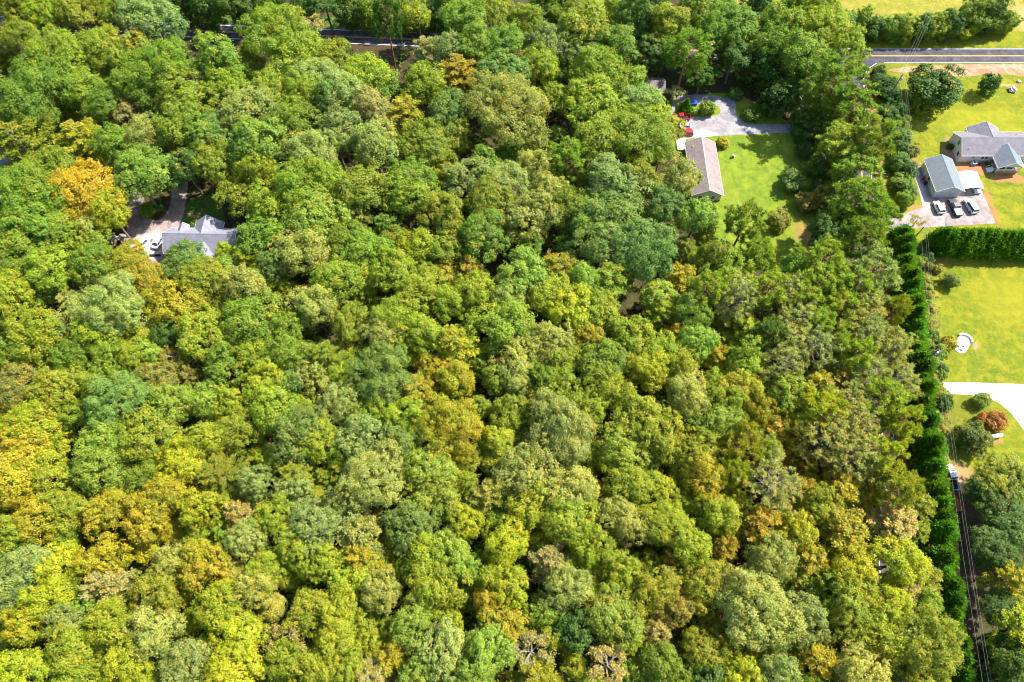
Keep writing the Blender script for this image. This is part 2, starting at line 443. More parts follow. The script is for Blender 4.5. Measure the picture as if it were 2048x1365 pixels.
side('centre_line', M['line_yellow'], 2.71, 2.83, 0.015, parent=sr)
flare = [(s0 + 5.2, 166), (s0 + 6.2, 171), (s0 + 8.5, 175.2), (s0 + 12, 177.9)]
sheet('corner_line', [(x, y) for x, y in flare] + [(x + 0.2, y - 0.1) for x, y in reversed(flare)], 0.018, M['line_white'], parent=sr)

# gravel drives
sheet('gravel_drive', smooth_poly(W((1352, 196), (1380, 190), (1420, 190), (1450, 195), (1464, 184), (1478, 184), (1474, 204), (1471, 224), (1484, 240), (1506, 248), (1565, 249), (1640, 246), (1724, 236), (1724, 256), (1640, 264), (1565, 266), (1500, 269), (1440, 272), (1390, 276), (1340, 280), (1332, 250), (1340, 225)), 5, 0.08), 0.010, M['gravel'])
sheet('garden_lawn', smooth_poly(W((1352, 232), (1356, 206), (1376, 210), (1400, 210), (1424, 209), (1439, 216), (1440, 226), (1428, 232), (1395, 234)), 5, 0.06), 0.016, M['garden_lawn'])
sheet('gravel_drive', smooth_poly(W((255, 405), (262, 385), (284, 388), (291, 420), (301, 438), (322, 438), (338, 415), (346, 380), (350, 355), (374, 355), (374, 390), (368, 425), (356, 455), (330, 472), (332, 500), (345, 522), (300, 530), (268, 505), (252, 480), (256, 440)), 5, 0.1), 0.010, M['gravel_warm'])
sheet('brick_path', W((371, 427), (376, 426), (402, 434), (402, 438), (388, 438)), 0.012, M['clay'])
sheet('brick_path', W((368, 458), (395, 443), (398, 446), (374, 461)), 0.012, M['clay'])
# parking pad and driveway of the white house, pale concrete drive
sheet('parking_pad', [(114.6, 135.6), (117.2, 135.4), (117.2, 124.6), (124.2, 124.6), (124.2, 131.6), (131.4, 131.4), (131.8, 125.6), (132.1, 115.0), (112, 113.6), (side_x(114) + 5.85, 113.0), (side_x(118) + 5.85, 118.6), (108.5, 118.6), (113.6, 120.5), (114.2, 126)], 0.010, M['pad'])
sheet('concrete_drive', W((1885, 765), (1960, 766), (2075, 770), (2180, 780), (2180, 980), (2110, 930), (2062, 880), (2040, 850), (2022, 826), (2000, 807), (1975, 796), (1940, 790), (1890, 787)), 0.010, M['concrete'])

# ------------------------------------------------------------------ buildings
def wall_gable(mb, x0, x1, y0, y1, eave, ridge, axis):
    if axis == 'x': mb.prism([(y0, 0), (y1, 0), (y1, eave), ((y0 + y1) / 2, ridge), (y0, eave)], 'x', x0, x1)
    else: mb.prism([(x0, 0), (x1, 0), (x1, eave), ((x0 + x1) / 2, ridge), (x0, eave)], 'y', y0, y1)
    return mb

def roof_parts(parent, x0, x1, y0, y1, eave, ridge, axis, mat, over=0.45, gover=0.35, th=0.14, capmat=None, fascia=True, z0=0.0):
    """Two roof slopes with real thickness, a ridge cap and eave boards; x/y are the wall lines."""
    a0, a1 = (y0, y1) if axis == 'x' else (x0, x1)
    b0, b1 = ((x0, x1) if axis == 'x' else (y0, y1))
    b0, b1 = b0 - gover, b1 + gover
    mid, half = (a0 + a1) / 2, (a1 - a0) / 2
    sl = (ridge - eave) / half
    out = []
    rz = ridge + 0.06
    for s in (-1, 1):
        e = mid + s * (half + over)
        ez = rz - sl * (half + over)
        prof = [(mid, rz), (e, ez), (e, ez + th), (mid, rz + th)]
        o = MB().prism(prof, axis, b0, b1).build('roof', mat, parent)
        out.append(o)
        if fascia:
            MB().prism([(e, ez - 0.12), (e + s * 0.07, ez - 0.12), (e + s * 0.07, ez + th - 0.02), (e, ez + th - 0.02)], axis, b0, b1).build('gutter', M['trim'], o)
            for bb in (b0, b1):
                d = -0.05 if bb == b0 else 0.05
                MB().prism([(mid, rz - 0.08), (e, ez - 0.08), (e, ez + th + 0.015), (mid, rz + th + 0.015)], axis, min(bb, bb + d), max(bb, bb + d)).build('gable_board', M['trim'], o)
    MB().prism([(mid - 0.16, rz + th - 0.16 * sl + 0.01), (mid, rz + th + 0.05), (mid + 0.16, rz + th - 0.16 * sl + 0.01), (mid, rz + th - 0.1)], axis, b0 + 0.02, b1 - 0.02).build('ridge_cap', capmat or mat, out[0])
    return out

def window(parent, x, y, z, w, h, face):
    """A framed window on a wall whose outward side is face: +x, -x, +y or -y."""
    s = 1 if face[0] == '+' else -1
    def slab(d0, d1, ww, hh):
        a, b = sorted((d0 * s, d1 * s))
        if face[1] == 'x': return MB().box(x + a, x + b, y - ww / 2, y + ww / 2, z - hh / 2, z + hh / 2)
        return MB().box(x - ww / 2, x + ww / 2, y + a, y + b, z - hh / 2, z + hh / 2)
    fr = slab(0.003, 0.06, w + 0.2, h + 0.2).build('window', M['trim'], parent)
    slab(0.062, 0.075, w, h).build('pane', M['glass'], fr)
    if face[1] == 'y': MB().box(x - w / 2 - 0.15, x + w / 2 + 0.15, *sorted((y + 0.003 * s, y + 0.13 * s)), z - h / 2 - 0.2, z - h / 2 - 0.11).build('sill', M['trim'], fr)
    return fr

def thing(name, label, cat, loc, rz=0.0, group=None):
    return tag(empty(name, loc, rz), label, cat, group)

# white house (its right end runs out of the photograph)
h = thing('white_house', 'white sided house with grey shingle roof, rear wing and teal-roofed front porch', 'house', (128, 137, 0))
X, Y = 128.0, 137.0
hw = wall_gable(MB(), 0, 19.5, 0, 8.2, 3.0, 5.2, 'x').build('wall', M['siding'], h)
roof_parts(h, 0, 19.5, 0, 8.2, 3.0, 5.2, 'x', M['roof_grey'])
wall_gable(MB(), 4.6, 12.8, 8.21, 10.4, 3.0, 5.1, 'y').build('wall', M['siding'], h)
roof_parts(h, 4.6, 12.8, 4.5, 10.2, 3.0, 5.1, 'y', M['roof_grey'], gover=0.3)
roof_parts(h, 9.0, 15.6, -4.6, 2.0, 2.85, 4.75, 'y', M['roof_teal'], gover=0.3, capmat=M['teal_trim'])
MB().prism([(9.0, 2.85), (15.6, 2.85), (12.3, 4.7)], 'y', -4.58, -4.45).build('porch_gable', M['siding'], h)
MB().box(9.0, 15.6, -4.5, -0.02, 0.85, 1.0).build('porch_floor', M['timber'], h)
MB().box(9.1, 15.5, -4.4, -4.3, 0.0, 0.84).build('porch_skirt', M['timber'], h)
for px_ in (9.1, 11.2, 13.4, 15.5):
    MB().box(px_ - 0.09, px_ + 0.09, -4.5, -4.32, 1.0, 2.84).build('porch_post', M['trim'], h)
for (a, b) in ((9.19, 11.11), (11.29, 13.31), (13.49, 15.41)):
    r = MB().box(a, b, -4.45, -4.37, 1.75, 1.85).build('railing', M['trim'], h)
    MB().box(a, b, -4.44, -4.38, 1.1, 1.18).build('bottom_rail', M['trim'], r)
    n = 10
    for k in range(n):
        xx = a + (k + 0.5) * (b - a) / n
        MB().box(xx - 0.025, xx + 0.025, -4.43, -4.39, 1.18, 1.75).build('baluster', M['trim'], r)
for k in range(5):
    MB().box(8.98 - 0.3 * (k + 1), 8.98 - 0.3 * k, -3.9, -2.5, 0, 0.85 - 0.17 * k).build('porch_step', M['trim'], h)
for yy in (-3.95, -2.45):
    MB().tube([(9.0, yy, 1.9), (7.4, yy, 1.0)], [0.05, 0.05]).build('stair_rail', M['trim'], h)
    MB().tube([(7.4, yy, 0.0), (7.4, yy, 1.05)], [0.05, 0.05]).build('stair_post', M['trim'], h)
window(h, 0, 4.1, 3.4, 1.0, 1.2, '-x')
window(h, 0, 1.6, 1.6, 1.0, 1.2, '-x')
for wx in (6.4, 7.5): window(h, wx, 0, 1.9, 0.75, 1.2, '-y')
window(h, 3.6, 0, 2.0, 0.8, 0.5, '-y')
MB().box(10.2, 11.1, -0.06, -0.003, 1.0, 3.0).build('door', M['dark'], h)
window(h, 13.6, 0, 2.0, 1.1, 1.2, '-y')
MB().tube([(1.6, 1.2, 3.6), (1.6, 1.2, 4.4)], [0.09, 0.09], 8).build('vent_pipe', M['trim'], h)
MB().tube([(16.5, 6.4, 3.7), (16.5, 6.4, 4.4)], [0.08, 0.08], 8).build('vent_pipe', M['dark'], h)
MB().tube([(4.3, 8.9, 2.4), (4.3, 8.9, 2.5)], [0.5, 0.5], 12).build('satellite_dish', M['trim'], h)

g = thing('garage', 'detached two-bay garage with blue-grey gable roof beside the parked cars', 'garage', (117.1, 124.0, 0), math.radians(0.5))
wall_gable(MB(), 0, 7.2, 0, 11.1, 2.8, 4.55, 'y').build('wall', M['siding'], g)
roof_parts(g, 0, 7.2, 0, 11.1, 2.8, 4.55, 'y', M['roof_teal'], over=0.4, gover=0.3, capmat=M['teal_trim'])
for dx in (0.7, 3.9):
    d = MB().box(dx, dx + 2.6, -0.05, -0.003, 0.02, 2.2).build('garage_door', M['trim'], g)
    for k in range(4):
        MB().box(dx + 0.06, dx + 2.54, -0.075, -0.052, 0.07 + k * 0.54, 0.54 + k * 0.54).build('door_panel', M['siding_grey'], d)
window(g, 0, 5.4, 1.6, 0.9, 1.0, '-x')
MB().box(-0.06, -0.003, 7.6, 8.5, 0.02, 2.05).build('door', M['trim'], g)

# white canopy shelter with its four posts and arched sheet
c = thing('canopy_shelter', 'bright white arched canvas carport beside the garage', 'carport', (125.4, 125.3, 0))
arch = [(x, 2.05 + 0.55 * math.sin(math.pi * x / 5.5)) for x in [5.5 * i / 10 for i in range(11)]]
MB().prism(arch + [(x, z - 0.05) for x, z in reversed(arch)], 'y', 0, 6.1).build('canvas_top', M['canvas'], c, smooth=False)
for xx in (0.1, 5.4):
    for yy in (0.15, 3.0, 5.95):
        MB().tube([(xx, yy, 0), (xx, yy, 2.05)], [0.04, 0.04]).build('post', M['steel'], c)
for yy in (0.15, 3.0, 5.95):
    MB().tube([(x, yy, z - 0.09) for x, z in arch], [0.03] * 11).build('hoop', M['steel'], c)

b = thing('brown_roofed_house', 'long single-storey house with pale brown gable roof at the clearing edge', 'house', (49.9, 122.7, 0), math.radians(-0.8))
wall_gable(MB(), 0, 7.7, 0, 18.8, 2.9, 4.9, 'y').build('wall', M['siding_grey'], b)
roof_parts(b, 0, 7.7, 0, 18.8, 2.9, 4.9, 'y', M['roof_brown'], over=0.5, gover=0.35, capmat=M['trim'])
MB().box(-0.05, 7.75, -0.05, 18.85, 0.0, 0.7).build('brick_base', M['brick_wall'], b)
for yy in (2.5, 6.0, 9.5, 13.5, 16.5): window(b, 7.7, yy, 1.7, 1.0, 1.2, '+x')
window(b, 2.0, 0, 1.7, 1.0, 1.2, '-y'); window(b, 5.6, 0, 1.7, 1.0, 1.2, '-y')
MB().box(7.703, 7.77, 11.0, 12.0, 0.75, 2.75).build('door', M['trim'], b)
MB().tube([(1.3, 16.5, 3.4), (1.3, 16.5, 4.1)], [0.12, 0.12], 8).build('vent_pipe', M['trim'], b)

s = thing('outbuilding', 'low outbuilding with mauve-brown gable roof half hidden behind pale green trees', 'outbuilding', (32.5, 162.6, 0))
wall_gable(MB(), 0, 13.4, 0, 5.4, 2.5, 4.0, 'x').build('wall', M['brick_wall'], s)
roof_parts(s, 0, 13.4, 0, 5.4, 2.5, 4.0, 'x', M['roof_brown'], over=0.4)
window(s, 10.5, 0, 1.5, 1.2, 1.0, '-y')
MB().box(6.2, 7.2, -0.06, -0.003, 0.02, 2.05).build('door', M['trim'], s)

l = thing('grey_roofed_house', 'house with blue-grey hipped gables and dormer among the trees by the gravel drive', 'house', (-90.6, 103.4, 0), math.radians(-1.0))
wall_gable(MB(), 0, 18.5, 0, 7.4, 3.2, 6.0, 'x').build('wall', M['siding_grey'], l)
roof_parts(l, 0, 18.5, 0, 7.4, 3.2, 6.0, 'x', M['roof_slate'])
wall_gable(MB(), 6.4, 13.0, 7.41, 9.6, 3.2, 5.9, 'y').build('wall', M['siding_grey'], l)
roof_parts(l, 6.4, 13.0, 3.9, 9.6, 3.2, 5.9, 'y', M['roof_slate'], gover=0.3)
wall_gable(MB(), 2.4, 4.8, 5.0, 7.8, 4.1, 5.1, 'y').build('dormer_wall', M['siding'], l)
roof_parts(l, 2.4, 4.8, 4.0, 7.8, 4.1, 5.1, 'y', M['roof_slate'], over=0.2, gover=0.2)
wall_gable(MB(), 8.4, 12.6, -2.2, -0.01, 3.0, 5.0, 'y').build('wall', M['siding'], l)
roof_parts(l, 8.4, 12.6, -2.2, 1.4, 3.0, 5.0, 'y', M['roof_slate'], gover=0.3)
for wx in (2.0, 5.0, 15.5): window(l, wx, 0, 1.8, 1.1, 1.3, '-y')
window(l, 10.5, -2.2, 1.7, 1.4, 1.4, '-y'); window(l, 0, 3.7, 1.8, 1.1, 1.3, '-x'); window(l, 9.7, 9.6, 1.8, 1.4, 1.4, '+y')
window(l, 3.6, 7.8, 4.5, 0.6, 0.7, '+y')
MB().box(13.6, 14.6, -0.06, -0.003, 0.02, 2.05).build('door', M['timber'], l)

def small_shed(label, loc, rz, w, d, hgt, roofm):
    o = thing('garden_shed', label, 'shed', loc, rz)
    wall_gable(MB(), 0, w, 0, d, hgt, hgt + 0.7, 'x').build('wall', M['timber'], o)
    roof_parts(o, 0, w, 0, d, hgt, hgt + 0.7, 'x', roofm, over=0.2, gover=0.2, th=0.08)
    MB().box(w * 0.3, w * 0.6, -0.05, -0.003, 0.02, 1.8).build('door', M['trim'], o)
small_shed('small grey-roofed shed under the yellow trees near the gravel', (-109.0, 108.6, 0), -0.5, 2.8, 2.2, 1.8, M['roof_slate'])
small_shed('narrow brown-walled shed beside the gravel parking spot', (-104.8, 108.8, 0), -0.7, 2.0, 1.6, 1.6, M['roof_brown'])
e = thing('neighbour_house', 'sliver of a grey roof showing between trees on the edge of the forest', 'house', (-150, 131.5, 0), 0.2)
wall_gable(MB(), 0, 9, 0, 7, 3, 5.2, 'x').build('wall', M['siding_grey'], e)
roof_parts(e, 0, 9, 0, 7, 3, 5.2, 'x', M['roof_slate'])
window(e, 5, 0, 1.7, 1.1, 1.2, '-y')

# ------------------------------------------------------------------ vehicles
def wheel(parent, x, y, r=0.34, w=0.22, side=1):
    t = MB().tube([(x, y - w / 2, r), (x, y - w * 0.3, r), (x, y + w * 0.3, r), (x, y + w / 2, r)], [r * 0.9, r, r, r * 0.9], 14).build('wheel', M['rubber'], parent, smooth=False)
    MB().tube([(x, y + side * (w / 2 - 0.01), r), (x, y + side * (w / 2 + 0.02), r)], [r * 0.62, r * 0.5], 10).build('rim', M['steel'], t)

def car(label, loc, rz, paintm, kind='suv', L=4.6, Wd=1.85, Hh=1.65, name='parked_car', cat='car', group=None, scale=1.0):
    """Nose along +x. Body shell with bonnet and boot, glazed cabin, roof, lamps, mirrors, wheels."""
    o = thing(name, label, cat, loc, rz, group)
    o.scale = (scale,) * 3
    hl, hw_ = L / 2, Wd / 2
    belt, bon = Hh * 0.60, Hh * 0.56
    if kind == 'suv': x_ws0, x_ws1, x_r1, x_r0 = hl - 1.15, hl - 1.85, -hl + 0.42, -hl + 0.10
    elif kind == 'sedan': x_ws0, x_ws1, x_r1, x_r0 = hl - 1.25, hl - 1.95, -hl + 1.25, -hl + 0.62
    else: x_ws0, x_ws1, x_r1, x_r0 = hl - 1.45, hl - 2.05, hl - 3.3, hl - 3.5
    rear_top = belt * (0.97 if kind != 'pickup' else 0.98)
    side_prof = [(-hl, 0.32), (-hl + 0.05, 0.26), (hl - 0.15, 0.26), (hl, 0.42), (hl - 0.02, 0.62), (hl - 0.18, bon - 0.08), (x_ws0, belt), (x_r0, belt), (-hl + 0.03, rear_top), (-hl - 0.02, 0.6)]
    if kind == 'pickup':
        cabend = x_r0 - 0.02
        prof = [(cabend, 0.28), (hl - 0.15, 0.28), (hl, 0.42), (hl - 0.02, 0.66), (hl - 0.18, bon - 0.04), (x_ws0, belt), (cabend, belt)]
        MB().prism(prof, 'y', -hw_, hw_).build('body', paintm, o, bevel=0.05)
        MB().box(-hl, cabend - 0.03, -hw_ + 0.03, hw_ - 0.03, 0.35, 0.55).build('bed_floor', M['dark'], o)
        for sy in (-1, 1):
            y0, y1 = sorted((sy * hw_, sy * (hw_ - 0.1)))
            MB().box(-hl, cabend - 0.03, y0, y1, 0.35, belt - 0.02).build('bed_side', paintm, o, bevel=0.03)
        MB().box(-hl - 0.04, -hl + 0.06, -hw_ + 0.11, hw_ - 0.11, 0.4, belt - 0.04).build('tailgate', paintm, o)
    else:
        MB().prism(side_prof, 'y', -hw_, hw_).build('body', paintm, o, bevel=0.07)
    wt, wb = hw_ * 0.78, hw_ * 0.95
    zt = Hh - 0.03
    MB().hexa([(x_r0, -wb, belt - 0.02), (x_ws0, -wb, belt - 0.02), (x_ws0, wb, belt - 0.02), (x_r0, wb, belt - 0.02)],
              [(x_r1, -wt, zt), (x_ws1, -wt, zt), (x_ws1, wt, zt), (x_r1, wt, zt)]).build('cabin', M['glass'], o)
    rf = MB().box(x_r1 - 0.05, x_ws1 + 0.08, -wt - 0.03, wt + 0.03, zt + 0.003, zt + 0.06).build('roof', paintm, o, bevel=0.03)
    for sy in (-1, 1):
        for (ba, ta) in ((x_ws0, x_ws1), (x_r0, x_r1), ((x_ws0 + x_r0) / 2 - 0.1, (x_ws1 + x_r1) / 2 - 0.1)):
            MB().tube([(ba, sy * (wb + 0.005), belt - 0.02), (ta, sy * (wt + 0.01), zt + 0.01)], [0.05, 0.045], 5).build('pillar', paintm, o)
        MB().box(x_ws0 - 0.35, x_ws0 - 0.15, *sorted((sy * (hw_ - 0.02), sy * (hw_ + 0.17))), belt - 0.02, belt + 0.14).build('mirror', paintm, o)
        MB().box(hl - 0.14, hl + 0.015, *sorted((sy * (hw_ - 0.5), sy * (hw_ - 0.12))), 0.62, 0.78).build('headlight', M['lamp_clear'], o)
        MB().box(-hl - 0.045, -hl + 0.06, *sorted((sy * (hw_ - 0.32), sy * (hw_ - 0.1))), 0.68, 0.92).build('tail_light', M['lamp_red'], o)
        for wx in (hl - 0.9, -hl + 0.9):
            wheel(o, wx, sy * (hw_ - 0.09), 0.35, 0.24, sy)
    MB().box(hl - 0.08, hl + 0.03, -hw_ * 0.8, hw_ * 0.8, 0.30, 0.46).build('bumper', M['dark'], o)
    MB().box(-hl - 0.06, -hl + 0.06, -hw_ * 0.8, hw_ * 0.8, 0.30, 0.46).build('bumper', M['dark'], o)
    return o
A90 = math.pi / 2
GC = 'cars on the white house parking pad'
car('small white car parked in front of the garage, leftmost of the row of three', (117.5, 120.0, 0.012), A90 + 0.10, M['car_white'], 'suv', 4.3, 1.8, 1.6, group=GC)
car('black pickup truck parked between two white cars by the garage', (122.0, 119.9, 0.012), A90 + 0.08, M['car_black'], 'pickup', 5.7, 2.0, 1.85, 'pickup_truck', 'truck', GC)
bedcover = MB().box(-2.75, -0.72, -0.86, 0.86, 1.09, 1.14).build('bed_cover', M['car_silver'], bpy.data.objects['pickup_truck'])
car('white van-like car nearest the lawn, at the right of the black pickup', (126.5, 120.4, 0.012), A90 + 0.2, M['car_white'], 'suv', 5.0, 1.95, 1.75, group=GC)
car('pale silver car standing under the white canvas carport', (130.0, 127.2, 0.012), -A90, M['car_blue_white'], 'sedan', 4.5, 1.8, 1.45, group=GC)
GD = 'cars on the centre gravel drive'
car('red hatchback with its front under a tree on the gravel drive', P(1371, 269, 0.014), math.pi - 0.03, M['car_red'], 'suv', 4.2, 1.78, 1.5, group=GD)
car('silver white sedan parked beside the red hatchback', P(1368, 255, 0.014), math.pi, M['car_white'], 'sedan', 4.5, 1.8, 1.42, group=GD)
pk = car('red pickup truck with dark open bed by the conical evergreen', P(1361, 238, 0.014), math.pi, M['car_red'], 'pickup', 5.4, 1.95, 1.8, 'pickup_truck', 'truck', GD)
GL = 'cars beside the grey-roofed house'
car('white sedan parked against the end of the grey-roofed house', (-94.6, 108.6, 0.012), A90 - 0.25, M['car_white'], 'sedan', 4.9, 1.9, 1.5, group=GL)
car('white pickup truck with dark open bed on the bright gravel', (-98.6, 107.8, 0.012), A90 - 0.5, M['car_white'], 'pickup', 5.8, 2.0, 1.85, 'pickup_truck', 'truck', GL)
car('pale blue-white pickup truck on the clay track under the wires', (98.2, 44.0, 0.012), A90 + 0.05, M['car_blue_white'], 'pickup', 5.9, 2.0, 1.9, 'pickup_truck', 'truck')

tr = thing('flatbed_trailer', 'small rusty red flatbed trailer parked behind the pale pickup', 'trailer', (97.6, 38.3, 0.012), 0.17)
MB().box(-0.95, 0.95, -1.9, 1.9, 0.55, 0.63).build('deck', M['rust_deck'], tr)
for sx in (-1, 1):
    MB().box(*sorted((sx * 0.952, sx * 1.0)), -1.9, 1.9, 0.5, 0.95).build('side_rail', M['red_paint'], tr)
    wheel(tr, 0, 0, 0.3, 0.2)
    tr.children[-1].location = (sx * 1.15, 0, 0); tr.children[-1].rotation_euler = (0, 0, A90)
MB().box(-0.94, 0.94, 1.86, 1.9, 0.635, 0.95).build('front_rail', M['red_paint'], tr)
MB().tube([(0, 1.9, 0.5), (0, 3.1, 0.45)], [0.05, 0.05]).build('tow_bar', M['steel'], tr)

# ------------------------------------------------------------------ yard things
dp = thing('dumpster', 'bright blue open dumpster on the gravel loop', 'dumpster', P(1385, 211, 0), 0.1)
MB().hexa([(-0.9, -0.6, 0.1), (0.9, -0.6, 0.1), (0.9, 0.6, 0.1), (-0.9, 0.6, 0.1)], [(-1.15, -0.75, 1.25), (1.15, -0.75, 1.25), (1.15, 0.75, 1.25), (-1.15, 0.75, 1.25)]).build('body', M['blue'], dp)
MB().hexa([(-1.0, -0.62, 1.253), (1.0, -0.62, 1.253), (1.0, 0.62, 1.253), (-1.0, 0.62, 1.253)], [(-0.9, -0.3, 1.5), (0.9, -0.3, 1.5), (0.9, 0.6, 1.36), (-0.9, 0.6, 1.36)]).build('lid', M['blue'], dp)
for sx in (-1, 1): MB().tube([(sx * 1.13, -0.3, 0.9), (sx * 1.22, 0, 0.9), (sx * 1.13, 0.3, 0.9)], [0.04] * 3).build('handle', M['steel'], dp)

def chair(label, loc, rz, mat):
    o = thing('lawn_chair', label, 'chair', loc, rz)
    MB().box(-0.35, 0.35, -0.35, 0.35, 0.38, 0.46).build('seat', mat, o)
    MB().hexa([(-0.35, 0.3, 0.463), (0.35, 0.3, 0.463), (0.35, 0.38, 0.463), (-0.35, 0.38, 0.463)], [(-0.3, 0.5, 1.1), (0.3, 0.5, 1.1), (0.3, 0.57, 1.1), (-0.3, 0.57, 1.1)]).build('backrest', mat, o)
    for sx in (-1, 1):
        MB().box(*sorted((sx * 0.353, sx * 0.46)), -0.4, 0.35, 0.62, 0.67).build('armrest', mat, o)
        for yy in (-0.33, 0.27): MB().box(*sorted((sx * 0.36, sx * 0.43)), yy, yy + 0.07, 0, 0.62).build('leg', mat, o)
chair('white garden chair alone on the green lawn of the brown-roofed house', P(1467, 314, 0), 2.4, M['trim'])
sl = thing('concrete_stoop', 'white slab with steps at the back of the brown-roofed house', 'slab', P(1362, 292, 0))
MB().box(-1.3, 1.3, -2.0, 2.0, 0.012, 0.55).build('slab', M['concrete'], sl)
for k in range(3): MB().box(-0.7, 0.7, 2.0 + 0.3 * k, 2.3 + 0.3 * k, 0.012, 0.41 - 0.135 * k).build('step', M['concrete'], sl)

# fire-pit terrace with curved bench wall
pc = Vector((111.4, 77.8)); ux = Vector((0.62, 0.785)).normalized(); uy = Vector((-ux.y, ux.x))
def loc2(a, b): return pc + ux * a + uy * b
pt = thing('fire_pit_terrace', 'white oval terrace with a curved bench wall on the yellow-green lawn', 'terrace', (0, 0, 0))
oval = [loc2((1.25 if math.cos(t) > 0 else -1.25) + 1.5 * math.cos(t), 1.5 * math.sin(t)) for t in [2 * math.pi * (k + 0.5) / 28 for k in range(28)]]
MB().prism([tuple(p) for p in oval], 'z', 0.012, 0.12).build('slab', M['concrete'], pt)
for k in range(9):
    t0, t1 = math.radians(-70 + 140 / 9 * k + 0.6), math.radians(-70 + 140 / 9 * (k + 1) - 0.6)
    ring = [loc2(1.25 + r * math.cos(t), r * math.sin(t)) for r, t in ((1.54, t0), (1.95, t0), (1.95, t1), (1.54, t1))]
    MB().prism([tuple(p) for p in ring], 'z', 0.01, 0.6).build('bench_block', M['concrete'], pt)
fp = loc2(0.6, 0.1)
MB().tube([(fp.x, fp.y, 0.12), (fp.x, fp.y, 0.4), (fp.x, fp.y, 0.4)], [0.42, 0.46, 0.30], 12).build('fire_bowl', M['steel'], pt)
for k, (a, bb, rz) in enumerate(((-0.9, 0.5, 1.0), (-1.5, -0.5, 0.2))):
    q = loc2(a, bb)
    chair(('grey folding chair near the fire bowl on the white terrace', 'grey folding chair at the open end of the white terrace')[k], (q.x, q.y, 0.12), rz, M['steel'])

tk = thing('propane_tank', 'long white propane tank by the orange shrub', 'tank', (0, 0, 0))
ta, tb = P(1984, 874, 0.75), P(2003, 870, 0.75)
dv = (tb - ta).normalized()
MB().tube([ta - dv * 0.22, ta - dv * 0.12, ta, tb, tb + dv * 0.12, tb + dv * 0.22], [0.12, 0.38, 0.5, 0.5, 0.38, 0.12], 16).build('vessel', M['car_white'], tk, smooth=True)
for q in (ta + dv * 0.5, tb - dv * 0.5):
    MB().box(q.x - 0.12, q.x + 0.12, q.y - 0.45, q.y + 0.45, 0.0, 0.4).build('foot', M['concrete'], tk)
q = (ta + tb) / 2
MB().tube([(q.x, q.y, 1.2), (q.x, q.y, 1.42)], [0.2, 0.18], 10).build('valve_dome', M['car_white'], tk)

def boulder(label, loc, r):
    bm = bmesh.new(); bmesh.ops.create_icosphere(bm, subdivisions=3, radius=r)
    for v in bm.verts:
        n = v.co.normalized()
        k = 1 + 0.22 * math.sin(n.x * 5 + loc[0]) * math.cos(n.y * 4.3) + 0.12 * math.sin(n.z * 9 + n.x * 7)
        v.co = Vector((v.co.x * k * 1.15, v.co.y * k, max(v.co.z * k * 0.7, -0.3 * r)))
    m = bpy.data.meshes.new('boulder'); bm.to_mesh(m); bm.free(); m.materials.append(M['rock'])
    o = bpy.data.objects.new('boulder', m); o.location = loc; COL.objects.link(o)
    return tag(o, label, 'boulder')
boulder('large pale boulder on the lawn below the clay bank', tuple(P(2025, 180, 0.4)), 1.05)
boulder('small flat pale boulder just above the large boulder on the lawn', tuple(P(2038, 163, 0.2)), 0.55)

bx = thing('storage_chest', 'mauve-brown lidded chest standing alone in the forest clearing', 'chest', P(1277, 619, 0), 0.4)
MB().box(-0.8, 0.8, -0.55, 0.55, 0.01, 0.8).build('body', plain('mauve', (0.20, 0.13, 0.15), 0.7, 0.3, 0.2), bx)
MB().prism([(-0.6, 0.803), (0.6, 0.803), (0.5, 1.0), (-0.5, 1.0)], 'x', -0.85, 0.85).build('lid', plain('mauve_lid', (0.26, 0.17, 0.19), 0.7, 0.3, 0.2), bx)

# things against the white house and garage
hp = thing('heat_pump', 'pale blue-grey air conditioner unit against the white house', 'air conditioner', (132.3, 135.9, 0))
MB().box(-0.6, 0.6, -0.5, 0.5, 0.02, 1.0).build('case', M['car_silver'], hp)
MB().tube([(0, 0, 1.003), (0, 0, 1.06)], [0.4, 0.36], 12).build('fan_grille', M['dark'], hp)
MB().box(-0.65, 0.65, -0.505, -0.5, 0.2, 0.8).build('coil_panel', M['blue'], hp)
gr = thing('barbecue_grill', 'black barbecue grill in the corner by the porch', 'grill', (135.7, 135.9, 0))
MB().prism([(-0.35, 0.75), (0.35, 0.75), (0.3, 1.05), (0.1, 1.2), (-0.1, 1.2), (-0.3, 1.05)], 'x', -0.5, 0.5).build('hood', M['dark'], gr)
for sx in (-0.45, 0.45):
    for sy in (-0.3, 0.3): MB().tube([(sx, sy, 0), (sx, sy, 0.75)], [0.03, 0.03]).build('leg', M['steel'], gr)
MB().box(0.51, 0.95, -0.3, 0.3, 0.72, 0.76).build('side_shelf', M['steel'], gr)
mw = thing('garden_mower', 'red lawn mower between the air conditioner and the grill', 'mower', (134.0, 135.8, 0))
MB().box(-0.35, 0.35, -0.25, 0.25, 0.15, 0.35).build('deck', M['red_paint'], mw, bevel=0.04)
MB().tube([(0, 0, 0.35), (0, 0, 0.6)], [0.15, 0.13], 10).build('engine', M['dark'], mw)
for sx in (-0.32, 0.32):
    for sy in (-0.3, 0.3): MB().tube([(sx, sy - 0.04, 0.12), (sx, sy + 0.04, 0.12)], [0.12, 0.12], 10).build('wheel', M['rubber'], mw)
    MB().tube([(sx * 0.8, 0.25, 0.3), (sx * 0.8, 0.85, 0.95)], [0.02, 0.02]).build('handle_bar', M['steel'], mw)
bn = thing('waste_bin', 'dark wheeled bin standing by the shaded garage wall', 'bin', (116.4, 128.6, 0.012))
MB().hexa([(-0.25, -0.25, 0.05), (0.25, -0.25, 0.05), (0.25, 0.25, 0.05), (-0.25, 0.25, 0.05)], [(-0.32, -0.32, 1.0), (0.32, -0.32, 1.0), (0.32, 0.32, 1.0), (-0.32, 0.32, 1.0)]).build('body', M['dark'], bn)
